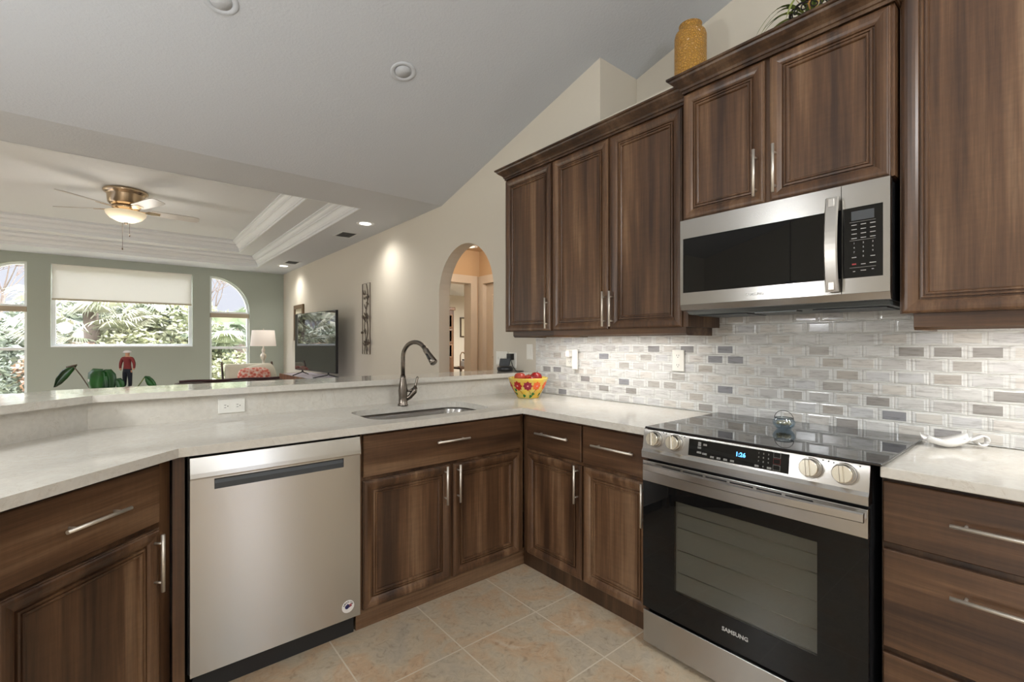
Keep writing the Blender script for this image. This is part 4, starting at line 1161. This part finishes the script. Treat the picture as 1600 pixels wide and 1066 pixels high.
mb.lathe([(.004, -.65), (.006, -.64), (.003, -.62)], (FX - .03, FY, FZ), 8).lathe([(.004, -.50), (.006, -.49), (.003, -.47)], (FX + .03, FY, FZ), 8)
mb.build('pull_chain', 'iron_bronze', fn)
lamp('fan_lamp', 'POINT', (FX, FY, FZ - .42), 13, (1, .94, .86), shadow_soft_size=.2)
lamp('fan_uplight', 'POINT', (FX + .0, FY, FZ - .225), 2.0, (1, .86, .70), shadow_soft_size=.12)

# ------------------------------------------------------------------ living room objects
tv = thing('television', 'large black flat screen television reflecting the window', 'television', (2.05, 6.87, .80))
TVc = Vector((2.05, 6.865, 0)); ang = math.atan2(-.13, 1.39)  # along direction
al = Vector((-.0931, .9956, 0)); nv = Vector((-.9956, -.0931, 0))
def tvp(a, z, o): return TVc + al * a + nv * o + Vector((0, 0, z))
def tvbox(a0, a1, z0, z1, o0, o1, nm, mat, par=tv):
    mb = MB(); mb.rings(tvp(a0, z0, o0), al, (0, 0, 1), nv, a1 - a0, z1 - z0, [(0, 0), (0, o1 - o0)]); return mb.build(nm, mat, par)
tvbox(-.705, .705, .875, 1.712, -.03, .004, 'tv_bezel', 'black_plastic')
base('tv_screen', (.012, .012, .012), .02, **{'Specular IOR Level': 1.0})
tvbox(-.697, .697, .888, 1.704, .0041, .005, 'screen', 'tv_screen')
for s_ in (-1, 1):
    MB().tube([tvp(.45 * s_, .88, -.01), tvp(.45 * s_ , .845, .0), tvp(.36 * s_ + .0, .808, .16)], .008, 8).tube([tvp(.45 * s_, .88, -.01), tvp(.45 * s_, .845, -.02), tvp(.54 * s_, .808, -.13)], .008, 8).build('tv_foot', 'black_plastic', tv)
st_ = thing('media_console', 'low media console under the television against the beige wall', 'console', (2.1, 6.9, 0))
MB().box(1.86, 2.33, 5.75, 8.0, .06, .80, .004).build('console_body', 'oak_brown', st_)
for yy in (5.8, 7.95):
    for xx in (1.9, 2.29): MB().box(xx - .02, xx + .02, yy - .02, yy + .02, 0, .06).build('leg', 'oak_brown', st_)
base('runner_white', srgb(214, 206, 214), .9)
rn = thing('table_runner', 'white and purple cloth runner under the television', 'runner', (2.1, 6.9, .80))
mb = MB(); n = 30
rows = []
for k in range(n + 1):
    y = 5.85 + 2.0 * k / n; rows.append([(x, y, .8015 + .0015 * math.sin(9 * y + 5 * x)) for x in (1.87, 2.0, 2.15, 2.30)])
for a_, b_ in zip(rows[:-1], rows[1:]):
    for i in range(3): mb.quad([a_[i], a_[i + 1], b_[i + 1], b_[i]])
mb.build('cloth', 'runner_white', rn, fix=False)
MB().box(1.868, 2.30, 5.84, 5.95, .802, .806).build('purple_border', 'purple_cloth', rn)
# picture leaning behind the TV
pf = thing('picture_frame', 'small gold framed picture on the wall behind the television', 'picture', (XW, 8.68, 1.6))
plate('frame', [(8.40, 1.32), (8.96, 1.32), (8.96, 1.945), (8.40, 1.945)], [[(8.47, 1.39), (8.89, 1.39), (8.89, 1.875), (8.47, 1.875)]], XW - .03, XW - .002, 0, 'frame_gold', pf)
MB().box(XW - .012, XW - .004, 8.47, 8.89, 1.39, 1.875).build('mat_board', 'mat_cream', pf)
MB().box(XW - .014, XW - .012, 8.55, 8.81, 1.47, 1.80).build('print', 'picture_print', pf)
# iron wall art
wa = thing('wall_art', 'tall narrow dark iron leaf panel hanging on the beige wall', 'wall art', (XW - .02, 5.68, 1.58))
mb = MB(); xx = XW - .022
mb.tube([(xx, 5.565, 1.137), (xx, 5.803, 1.137), (xx, 5.803, 2.027), (xx, 5.565, 2.027)], .0055, 6, closed=True)
mb.build('iron_frame', 'iron_bronze', wa)
mb = MB(); mb.tube([(xx, 5.66 + .03 * math.sin(k * .55), 1.14 + .88 * k / 24) for k in range(25)], .006, 6)
mb.tube([(xx, 5.72 + .02 * math.sin(k * .7 + 1), 1.14 + .5 * k / 14) for k in range(15)], .005, 6)
mb.build('iron_vine', 'iron_bronze', wa)
rl = random.Random(11)
for zc_ in (1.20, 1.28, 1.42, 1.58, 1.62, 1.76, 1.86, 1.92):
    for k in range(6 if zc_ in (1.28, 1.58, 1.62, 1.86) else 3):
        yc = 5.68 + rl.uniform(-.085, .085); zz = zc_ + rl.uniform(-.03, .03); a = rl.uniform(0, PI)
        mb = MB(); mb.bm.faces.new([mb.bm.verts.new((xx - .008 - .006 * math.cos(t), yc + .034 * math.cos(t) * math.cos(a) - .016 * math.sin(t) * math.sin(a), zz + .034 * math.cos(t) * math.sin(a) + .016 * math.sin(t) * math.cos(a))) for t in (2 * PI * j / 12 for j in range(12))])
        mb.build('iron_leaf', 'iron_bronze', wa)
mb = MB(); mb.sphere((xx, 5.812, 1.41), .018, 10); mb.build('iron_bud', 'iron_bronze', wa)
# lamp
lp = thing('table_lamp', 'silver table lamp with white drum shade in the far corner', 'lamp', (1.84, 9.1, .66))
LC = (1.86, 9.1, 0)
MB().lathe([(.205, 1.222), (.178, 1.50), (.176, 1.50), (.203, 1.222)], LC, 36, caps=False).build('lamp_shade', 'lamp_shade', lp)
MB().lathe([(.09, .661), (.09, .675), (.03, .69), (.02, .74), (.035, .77), (.045, .80), (.022, .83), (.018, .87), (.03, .90), (.018, .93), (.02, .97), (.035, 1.00), (.05, 1.04), (.045, 1.075), (.02, 1.10), (.028, 1.13), (.03, 1.16), (.012, 1.19), (.008, 1.24)], LC, 24).build('lamp_base', 'nickel', lp)
MB().lathe([(.004, 1.24), (.004, 1.505), (.010, 1.51), (.010, 1.525), (0, 1.53)], LC, 8).build('lamp_finial', 'nickel', lp)
et = thing('side_table', 'dark side table carrying the silver lamp', 'table', (1.86, 9.1, 0))
MB().lathe([(0, .63), (.26, .63), (.265, .645), (.26, .66), (0, .66)], (1.86, 9.1, 0), 32, caps=False).build('table_top', 'walnut_dark', et)
MB().lathe([(.16, 0), (.16, .02), (.03, .04), (.03, .63)], (1.86, 9.1, 0), 20).build('pedestal', 'walnut_dark', et)
# armchair with cushion
ac = thing('armchair', 'cream armchair with dark wooden frame near the far window', 'chair', (1.6, 8.4, 0))
MB().box(1.22, 1.92, 8.05, 8.75, .30, .46, .03).build('seat', 'cream_fabric', ac)
MB().box(-.34, .34, -.06, .06, 0, .52, .05, M4=Matrix.Translation((1.57, 8.72, .42)) @ Matrix.Rotation(-.18, 4, 'X')).build('backrest', 'cream_fabric', ac)
for xx_ in (1.20, 1.94):
    MB().tube([(xx_, 8.06, 0), (xx_, 8.07, .62), (xx_, 8.72, .66), (xx_, 8.86, .95)], .018, 8).tube([(xx_, 8.80, 0), (xx_, 8.74, .66)], .018, 8).build('arm_frame', 'walnut_dark', ac)
mb = MB(); mb.sphere((0, 0, 0), .25, 24, (1, .34, .82))
Tm = Matrix.Translation((1.58, 8.34, .69)) @ Matrix.Rotation(-.25, 4, 'X')
for v in mb.bm.verts:
    x, y, z = v.co
    sx = math.copysign(abs(x / .25) ** .55, x) * .24; sz = math.copysign(abs(z / .205) ** .55, z) * .20 if z else 0
    v.co = Tm @ Vector((sx, y, sz))
cu = mb.build('throw_pillow', 'cushion_print'); tag(cu, 'cushion with coral floral print on the cream armchair', 'cushion')
# second cream pillow behind
mb = MB(); mb.sphere((0, 0, 0), .25, 24, (1, .34, .82))
Tm = Matrix.Translation((1.70, 8.52, .735)) @ Matrix.Rotation(-.3, 4, 'X') @ Matrix.Rotation(-.2, 4, 'Y')
for v in mb.bm.verts:
    x, y, z = v.co
    v.co = Tm @ Vector((math.copysign(abs(x / .25) ** .5, x) * .24, y, math.copysign(abs(z / .205) ** .5, z) * .20 if z else 0))
tag(mb.build('throw_pillow', 'cream_fabric'), 'plain cream pillow behind the floral cushion', 'cushion')
# sofa
so = thing('sofa', 'brown leather sofa seen from behind just over the bar', 'sofa', (.7, 6.0, 0))
mb = MB(); mb.box(.36, 1.34, 5.50, 5.70, .12, .885, .03); mb.build('backrest', 'sofa_leather', so)
MB().box(.36, 1.34, 5.70, 6.35, .12, .46, .03).build('seat', 'sofa_leather', so)
for xx_ in (.40, 1.30):
    for yy in (5.56, 6.28): MB().box(xx_ - .025, xx_ + .025, yy - .025, yy + .025, 0, .12).build('leg', 'walnut_dark', so)
for xx_ in (.36, 1.22): MB().box(xx_, xx_ + .12, 5.66, 6.35, .12, .62, .03).build('arm', 'sofa_leather', so)
mb = MB(); mb.tube([(.40 + .09 * k, 5.58 + .01 * math.sin(k), .898 + .003 * math.sin(k * 1.3)) for k in range(11)], .012, 8); 
tag(mb.build('throw_blanket', 'maroon'), 'folded maroon throw along the top of the sofa back', 'throw')

# sofa table with plant and figurine
ZT = .84
tb = thing('console_table', 'narrow wooden table behind the bar carrying plant and figurine', 'table', (-.1, 4.6, 0))
MB().box(-.62, .42, 4.42, 4.80, ZT - .03, ZT, .003).build('table_top', 'oak_brown', tb)
for xx_ in (-.58, .38):
    for yy in (4.46, 4.76): MB().box(xx_ - .02, xx_ + .02, yy - .02, yy + .02, 0, ZT - .03).build('leg', 'oak_brown', tb)
ph = thing('potted_plant', 'broad glossy green leaf plant peeking over the bar left of the figurine', 'plant', (-.22, 4.6, ZT))
MB().lathe([(0, 0), (.05, 0), (.062, .045), (.058, .048), (0, .042)], (-.22, 4.62, ZT), 24, caps=False).build('pot', 'terracotta', ph)
def bigleaf(c, u, v, L, W, fold, nm='leaf'):
    """heart shaped leaf: stem end at c, length dir u, width dir v"""
    c, u, v = Vector(c), Vector(u).normalized(), Vector(v).normalized(); n_ = u.cross(v)
    mb = MB(); P_ = []
    for k in range(13):
        t = k / 12
        w_ = W * (math.sin(PI * t ** .62) ** .75) / 2 if 0 < t < 1 else .0008
        ctr = c + u * L * (t - .08) + n_ * (-.15 * L * t * t)
        row = []
        for s_ in (-1, -.6, -.25, 0, .25, .6, 1):
            wav = .012 * W / .15 * math.sin(t * 16) * abs(s_)
            back = -.10 * L * abs(s_) ** 2 * (1 if t < .3 else 0) * (1 - t / .3)
            row.append(mb.bm.verts.new(ctr + v * w_ * s_ + n_ * (fold * abs(s_) * w_ + wav) + u * back))
        P_.append(row)
    for a_, b_ in zip(P_[:-1], P_[1:]):
        for i in range(6):
            f = mb.bm.faces.new((a_[i], a_[i + 1], b_[i + 1], b_[i])); f.smooth = True
    return mb.build(nm, 'leaf_deep', ph, fix=False)
cr_ = Vector((.77, -.638, 0)); fw_ = Vector((.638, .77, 0)); up_ = Vector((0, 0, 1))
def outline_leaf(mid, left, right, depth=4.6, cup=.02, tilt=0.0):
    # mid, left, right: rows of (across, up) in cm around the pot centre, seen from the kitchen
    o_ = Vector((-.205, depth, .955))
    def P3(p, out): return o_ + cr_ * (p[0] * .01) + up_ * (p[1] * .01) + fw_ * (out + tilt * p[0] * .01)
    mb = MB(); rows = []
    for m_, l_, r_ in zip(mid, left, right):
        lm = ((m_[0] + l_[0]) / 2, (m_[1] + l_[1]) / 2); rm = ((m_[0] + r_[0]) / 2, (m_[1] + r_[1]) / 2)
        rows.append([mb.bm.verts.new(P3(l_, .0)), mb.bm.verts.new(P3(lm, -cup)), mb.bm.verts.new(P3(m_, cup * .2)), mb.bm.verts.new(P3(rm, -cup)), mb.bm.verts.new(P3(r_, .0))])
    for a_, b_ in zip(rows[:-1], rows[1:]):
        for i in range(4):
            f = mb.bm.faces.new((a_[i], a_[i + 1], b_[i + 1], b_[i])); f.smooth = True
    bmesh.ops.subdivide_edges(mb.bm, edges=mb.bm.edges[:], cuts=1, use_grid_fill=True, smooth=.6)
    for f in mb.bm.faces: f.smooth = True
    bmesh.ops.solidify(mb.bm, geom=mb.bm.faces[:], thickness=.0012)
    return mb.build('leaf', 'leaf_deep', ph)
outline_leaf([(-12.5, 15.5), (-17, 14.0), (-24, 10.2), (-30, 4.5), (-33, -.8)], [(-12.6, 15.6), (-18, 15.5), (-26, 12.5), (-32.5, 6.5), (-33.2, -.9)], [(-12.4, 15.3), (-15, 12.0), (-21, 6.2), (-27, 1.8), (-32.8, -.8)], 4.60, .012, -.25)
outline_leaf([(10.5, 12.0), (10, 9.5), (9.2, 5.5), (8.5, 1.5), (8, -4)], [(9.5, 13.3), (2.5, 13.8), (-.8, 10.5), (-1.2, 3.0), (1.5, -4)], [(10.6, 12.2), (11.4, 9.5), (11.6, 5.5), (11.2, 1.5), (9, -4)], 4.56, .014, .10)
outline_leaf([(11.6, 11.6), (13.0, 9.5), (14.2, 5.5), (14.6, 1.5), (14.5, -4)], [(11.4, 11.8), (11.7, 9.0), (11.8, 5.5), (11.7, 1.5), (12.5, -4)], [(12.5, 13.0), (17.5, 13.2), (21.0, 9.8), (22.0, 4.5), (19, -4)], 4.59, .014, -.10)
outline_leaf([(19.5, 6.2), (20.8, 4.8), (22.0, 3.0), (22.6, 1.0), (22.8, -2)], [(19.3, 6.0), (19.0, 4.5), (19.2, 2.5), (19.8, .5), (21, -2)], [(19.9, 6.6), (23.0, 7.0), (25.3, 4.6), (25.8, 1.6), (24, -2)], 4.54, .008, .0)
outline_leaf([(41.0, 7.5), (43.0, 5.6), (45.2, 3.4), (47.0, 1.5), (49.4, -.6)], [(40.8, 7.2), (41.0, 4.0), (42.2, 1.4), (44.5, -.2), (49.2, -.9)], [(41.4, 7.9), (44.2, 7.6), (46.8, 5.6), (48.6, 3.0), (49.6, -.4)], 4.66, .008, .0)
def lp3(x, z, d_=4.6): return Vector((-.205, d_, .955)) + cr_ * x * .01 + up_ * z * .01
MB().tube([lp3(-9.5, 16.2), lp3(-12.5, 15.6), lp3(-17, 14.6)], .006, 6).tube([lp3(-12, 15.4), lp3(-6, 8), lp3(0, -1), lp3(1, -8)], .0038, 6).build('stalk', 'iron_bronze', ph)
MB().tube([lp3(10.8, 12, 4.57), lp3(10.6, 4, 4.60), lp3(3, -8)], .004, 6).tube([lp3(41, 7.6, 4.66), lp3(34, -2, 4.66), lp3(6, -9)], .004, 6).build('stalk', 'leaf_aloe', ph)
MB().tube([lp3(-.5, 6, 4.55), lp3(.2, 2, 4.57), lp3(1.0, -8)], .005, 6).build('new_shoot', 'cap_white', ph)

# figurine: one continuous skinned body
def skin_mesh(nodes, edges, sub=2):
    me = bpy.data.meshes.new('sk'); me.from_pydata([n_[0] for n_ in nodes], edges, [])
    o = bpy.data.objects.new('sk', me); COL.objects.link(o)
    md = o.modifiers.new('s', 'SKIN'); o.modifiers.new('d', 'SUBSURF').levels = sub
    for i, n_ in enumerate(nodes):
        sv = me.skin_vertices[0].data[i]; sv.radius = (n_[1], n_[2] if len(n_) > 2 else n_[1]); sv.use_root = (i == 0)
    md.use_smooth_shade = True
    dg = bpy.context.evaluated_depsgraph_get()
    r_ = bpy.data.meshes.new_from_object(o.evaluated_get(dg)); bpy.data.objects.remove(o); bpy.data.meshes.remove(me)
    return r_
S = .285  # figure height
FP = Vector((.008, 4.55, .938))
nodes = [((0, 0, .50), .085, .06), ((0, 0, .60), .095, .065), ((0, 0, .72), .115, .07), ((0, 0, .80), .085, .055), ((0, 0, .85), .035), ((0, 0, .905), .055, .06), ((0, 0, .95), .045),
    ((-.13, 0, .785), .045), ((-.18, .0, .65), .036), ((-.165, -.03, .53), .028), ((-.12, -.06, .48), .026),
    ((.13, 0, .785), .045), ((.18, .0, .65), .036), ((.185, -.01, .54), .028), ((.175, -.03, .485), .026),
    ((-.06, 0, .45), .065), ((-.07, 0, .26), .05), ((-.075, 0, .07), .042), ((-.08, -.06, .025), .034),
    ((.06, 0, .45), .065), ((.07, 0, .26), .05), ((.075, 0, .07), .042), ((.08, -.06, .025), .034)]
edges = [(0, 1), (1, 2), (2, 3), (3, 4), (4, 5), (5, 6), (3, 7), (7, 8), (8, 9), (9, 10), (3, 11), (11, 12), (12, 13), (13, 14), (0, 15), (15, 16), (16, 17), (17, 18), (0, 19), (19, 20), (20, 21), (21, 22)]
fme = skin_mesh(nodes, edges)
Rf = basis((.77, -.638, 0), (0, 0, 1))
for m_ in ('skin', 'shirt_red', 'trousers', 'shoe'): fme.materials.append(M[m_])
for p in fme.polygons:
    c_ = p.center
    if c_.z > .825: i = 0
    elif c_.z > .50: i = 1
    else: i = 2
    if abs(c_.x) > .105 and .42 < c_.z < .525: i = 0
    if c_.z < .055: i = 3
    p.material_index = i
Rm = Matrix(((.77, .638, 0), (-.638, .77, 0), (0, 0, 1)))
fme.transform(Matrix.Translation(FP) @ (Rm * 1.0).to_4x4() @ Matrix.Diagonal((S, S, S, 1)))
fg = thing('figurine', 'small standing figurine in red shirt, dark trousers and white cap', 'figurine', FP)
link('figure_body', fme, None, fg)
cap_me = MB(); cap_me.lathe([(0, .032), (.05, .028), (.078, .010), (.088, -.010), (.10, -.022), (.085, -.026), (0, -.018)], (0, 0, .965), 20, caps=False)
cap_me.lathe([(0, -.03), (.085, -.030), (.088, -.024), (0, -.024)], (0, -.01, .965), 20, caps=False)
for v in cap_me.bm.verts: v.co = FP + Rm @ (v.co * S)
cap_me.build('cap', 'cap_white', fg)
mb = MB(); mb.lathe([(0, 0), (.045, 0), (.045, .09), (.04, .0975), (0, .0975)], (FP.x, FP.y, ZT + .0005), 24, caps=False); mb.build('figure_base', 'dark_grey', fg)

# study beyond the hall
hu = thing('china_hutch', 'brown wooden hutch seen through the arch doorway', 'hutch', (5.2, 9.0, 0))
HX, HY = 5.61, 8.8
MB().box(4.7, HX, HY, HY + .45, 0, 2.00).build('hutch_body', 'oak_brown', hu)
MB().box(4.67, HX + .03, HY - .03, HY + .48, 2.00, 2.07, .01).build('hutch_crown', 'oak_brown', hu)
for k in range(3): MB().rings((4.73, HY - .001, .95 + .33 * k), (1, 0, 0), (0, 0, 1), (0, -1, 0), HX - 4.76, .30, [(0, 0), (.02, .004), (.03, 0)]).build('hutch_door', 'oak_brown', hu)
p2 = thing('picture_frame', 'dark framed picture on the far wall seen through the arch', 'picture', (6.6, 9.69, 1.6))
plate('frame', [(6.36, 1.42), (6.86, 1.42), (6.86, 1.91), (6.36, 1.91)], [[(6.39, 1.45), (6.83, 1.45), (6.83, 1.88), (6.39, 1.88)]], 9.67, 9.698, 1, 'iron_bronze', p2)
MB().box(6.39, 6.83, 9.685, 9.695, 1.45, 1.88).build('mat_board', 'mat_cream', p2)
MB().box(6.48, 6.74, 9.681, 9.685, 1.53, 1.80).build('print', 'picture_print', p2)
ds = thing('desk', 'small desk with white papers seen through the arch', 'desk', (6.2, 9.0, 0))
MB().box(5.72, 6.7, 8.7, 9.3, .69, .73).build('desk_top', 'walnut_dark', ds)
for xx_ in (5.76, 6.66):
    for yy in (8.74, 9.26): MB().box(xx_ - .02, xx_ + .02, yy - .02, yy + .02, 0, .69).build('leg', 'walnut_dark', ds)
pa = thing('desk_printer', 'white printer with black lid standing on the study desk', 'printer', (6.2, 8.95, .73))
MB().box(5.99, 6.40, 8.80, 9.10, .7305, .87, .01).build('printer_body', 'white_gloss', pa)
MB().box(6.01, 6.38, 8.82, 9.08, .87, .90, .005).build('printer_lid', 'black_plastic', pa)
dl_ = thing('desk_lamp', 'dark desk lamp with brass arm beside the printer in the study', 'lamp', (5.86, 8.95, .73))
MB().tube([(5.88, 8.95, .74), (5.885, 8.95, 1.00), (5.92, 8.95, 1.06), (6.05, 8.95, 1.05)], .014, 8).lathe([(.06, .7305), (.06, .745), (.01, .75)], (5.88, 8.95, 0), 16).build('lamp_arm', 'frame_gold', dl_)
MB().box(6.0, 6.18, 8.90, 9.0, 1.02, 1.06, .01).build('lamp_head', 'black_plastic', dl_)
sf = thing('study_fan_light', 'bright flush light on the ceiling of the study', 'light', (5.15, 7.4, 2.44))
MB().lathe([(0, -.10), (.10, -.09), (.15, -.05), (.16, 0), (0, 0)], (5.15, 7.4, 2.44), 24, caps=False).build('glass_bowl', 'fan_bowl', sf)

# ------------------------------------------------------------------ outdoors
gm = MB(); gm.quad([(-14, 9.95, -.15), (16, 9.95, -.15), (16, 34, -.15), (-14, 34, -.15)]); o = gm.build('ground', 'grass', fix=False); tag(o, 'pale sunlit ground outside the far windows', 'ground'); o['kind'] = 'structure'
rf = random.Random(21)
def leafcloud(mb, c, rad, n, size, flat=.9):
    n = int(n * 1.7); size *= 1.15
    for _ in range(n):
        while True:
            p = Vector((rf.uniform(-1, 1), rf.uniform(-1, 1), rf.uniform(-1, 1)))
            if .35 < p.length < 1: break
        p = Vector((p.x * rad[0], p.y * rad[1], p.z * rad[2])) + Vector(c)
        a = Vector((rf.uniform(-1, 1), rf.uniform(-1, 1), rf.uniform(-.6, .6))).normalized(); b_ = a.cross(Vector((rf.uniform(-1, 1), rf.uniform(-1, 1), 1))).normalized()
        s_ = size * rf.uniform(.6, 1.3)
        mb.quad([p - a * s_, p - b_ * s_ * .5, p + a * s_, p + b_ * s_ * .5])
def shrub(label, c, rad, n, size, mat):
    t = thing('shrub', label, 'shrub', (c[0], c[1], -.15))
    mb = MB(); leafcloud(mb, c, rad, n, size); mb.build('foliage', mat, t, fix=False)
    mb = MB()
    for k in range(5):
        a = k * 1.3; mb.tube([(c[0], c[1], -.15), (c[0] + rad[0] * .4 * math.cos(a), c[1] + rad[1] * .4 * math.sin(a), c[2])], .03, 5)
    mb.build('stem', 'bark', t)
def palm(label, c, h, n, L, mat, seed):
    rp = random.Random(seed)
    t = thing('palm_tree', label, 'palm', (c[0], c[1], -.15))
    mb = MB(); mb.tube([(c[0], c[1], -.15), (c[0] + .05, c[1], h * .5), (c[0], c[1], h)], [.16, .13, .12], 8); mb.build('trunk', 'bark', t)
    for k in range(n):
        a = 2 * PI * k / n + rp.uniform(-.2, .2); el = rp.uniform(-.3, 1.1)
        d_ = Vector((math.cos(a) * math.cos(el), math.sin(a) * math.cos(el), math.sin(el)))
        base_ = Vector((c[0] + rp.uniform(-.55, .55), c[1] + rp.uniform(-.3, .3), h + rp.uniform(-.9, .35))); stem = L * rp.uniform(.2, .4)
        mb = MB(); hub = base_ + d_ * stem
        mb.tube([base_, hub], .012, 4)
        s1 = d_.cross(Vector((0, 0, 1))).normalized(); s2_ = s1.cross(d_)
        for j in range(30):
            f_ = -1.35 + 2.7 * j / 29
            dv = (d_ * math.cos(f_) + s1 * math.sin(f_)).normalized()
            ll = L * .55 * (1 - .2 * abs(f_)); wv = s2_.cross(dv).normalized()
            mid = hub + dv * ll * .6; tip = hub + dv * ll - Vector((0, 0, ll * rp.uniform(.15, .45)))
            mb.quad([hub, mid + wv * .015, tip, mid - wv * .015])
        mb.build('frond', mat, t, fix=False)
palm('pale fan palm filling the left half of the middle window', (-.55, 12.6), 1.9, 60, 1.15, 'palm_pale', 1)
palm('fan palm behind the middle window centre', (.35, 13.6), 2.1, 50, 1.1, 'palm_green', 2)
palm('low fan palm outside the right arched window', (2.05, 12.6), 1.45, 46, 1.0, 'palm_green', 3)
palm('fan palm outside the left arched window', (-2.9, 13.4), 1.4, 40, 1.0, 'palm_green', 4)
shrub('light green shrub filling the right half of the middle window', (1.05, 13.0, 1.35), (.95, .7, 1.0), 2600, .06, 'shrub_green')
shrub('light green shrub in front of the palms', (.05, 12.2, .95), (.6, .4, .7), 1300, .05, 'shrub_green')
shrub('reddish low shrub below the left palm', (-.75, 11.9, .75), (.8, .4, .55), 1300, .045, 'shrub_red')
shrub('grey green shrub outside the right arched window', (2.2, 13.9, .8), (1.3, .5, 1.1), 2300, .07, 'tree_far')
shrub('grey green shrub outside the left arched window', (-2.3, 14.2, .8), (1.3, .5, 1.15), 2300, .07, 'tree_far')
shrub('low shrub beneath the right arched window', (1.9, 12.0, .4), (.9, .4, .7), 1300, .05, 'shrub_green')
shrub('low shrub beneath the left arched window', (-1.9, 12.2, .3), (.9, .4, .7), 1300, .05, 'tree_far')
shrub('tall hedge bush far behind the palms', (-.5, 16.5, 1.1), (2.6, .9, 1.6), 4800, .10, 'tree_far')
shrub('tall hedge bush far right behind the shrubs', (4.4, 16.8, .7), (2.6, .9, 1.3), 3600, .10, 'tree_far')
shrub('tall hedge bush far left behind the shrubs', (-5.2, 16.8, .7), (2.6, .9, 1.3), 3600, .10, 'tree_far')
def baretree(label, c, h, seed):
    rb_ = random.Random(seed)
    t = thing('bare_tree', label, 'tree', (c[0], c[1], -.15))
    tr = MB(); br_ = MB()
    def grow(p, d_, L, r, dep, mb):
        q_ = p + d_ * L
        mb.tube([p, (p + q_) / 2 + Vector((rb_.uniform(-.05, .05) * L, 0, 0)), q_], [r, r * .8, r * .6], 4, caps=False)
        if dep == 0: return
        for _ in range(4):
            nd_ = (d_ + Vector((rb_.uniform(-.9, .9), rb_.uniform(-.5, .5), rb_.uniform(-.3, .5)))).normalized()
            grow(q_, nd_, L * rb_.uniform(.55, .8), max(.006, r * .55), dep - 1, br_)
    grow(Vector((c[0], c[1], -.15)), Vector((0, 0, 1)), h * .38, .055, 5, tr)
    tr.build('trunk', 'bark', t); br_.build('branches', 'bark', t)
baretree('bare branching tree in the right arched window', (2.2, 14.8), 4.0, 1)
baretree('bare branching tree in the left arched window', (-2.2, 14.9), 4.0, 2)
baretree('bare tree to the far right of the garden', (3.3, 16.4), 4.4, 3)
baretree('bare tree to the far left of the garden', (-3.6, 16.4), 4.4, 4)

# ------------------------------------------------------------------ groups of repeats
GROUPS = {'base_cabinet': 'walnut base cabinets', 'wall_cabinet': 'walnut wall cabinets', 'countertop': 'quartz countertops',
          'recessed_light': 'recessed ceiling lights', 'ceiling_vent': 'ceiling vent grilles', 'pendant_light': 'globe pendant lamps',
          'wall_outlet': 'white wall outlets', 'light_switch': 'white wall switches', 'under_cabinet_light': 'under cabinet light strips',
          'throw_pillow': 'cushions on the armchair', 'picture_frame': 'framed pictures', 'potted_plant': 'potted plants',
          'palm_tree': 'fan palms in the garden', 'shrub': 'shrubs in the garden', 'bare_tree': 'bare trees in the garden'}
for o in list(COL.objects):
    k = o.name.split('.')[0]
    if o.parent is None and k in GROUPS and 'label' in o: o['group'] = GROUPS[k]
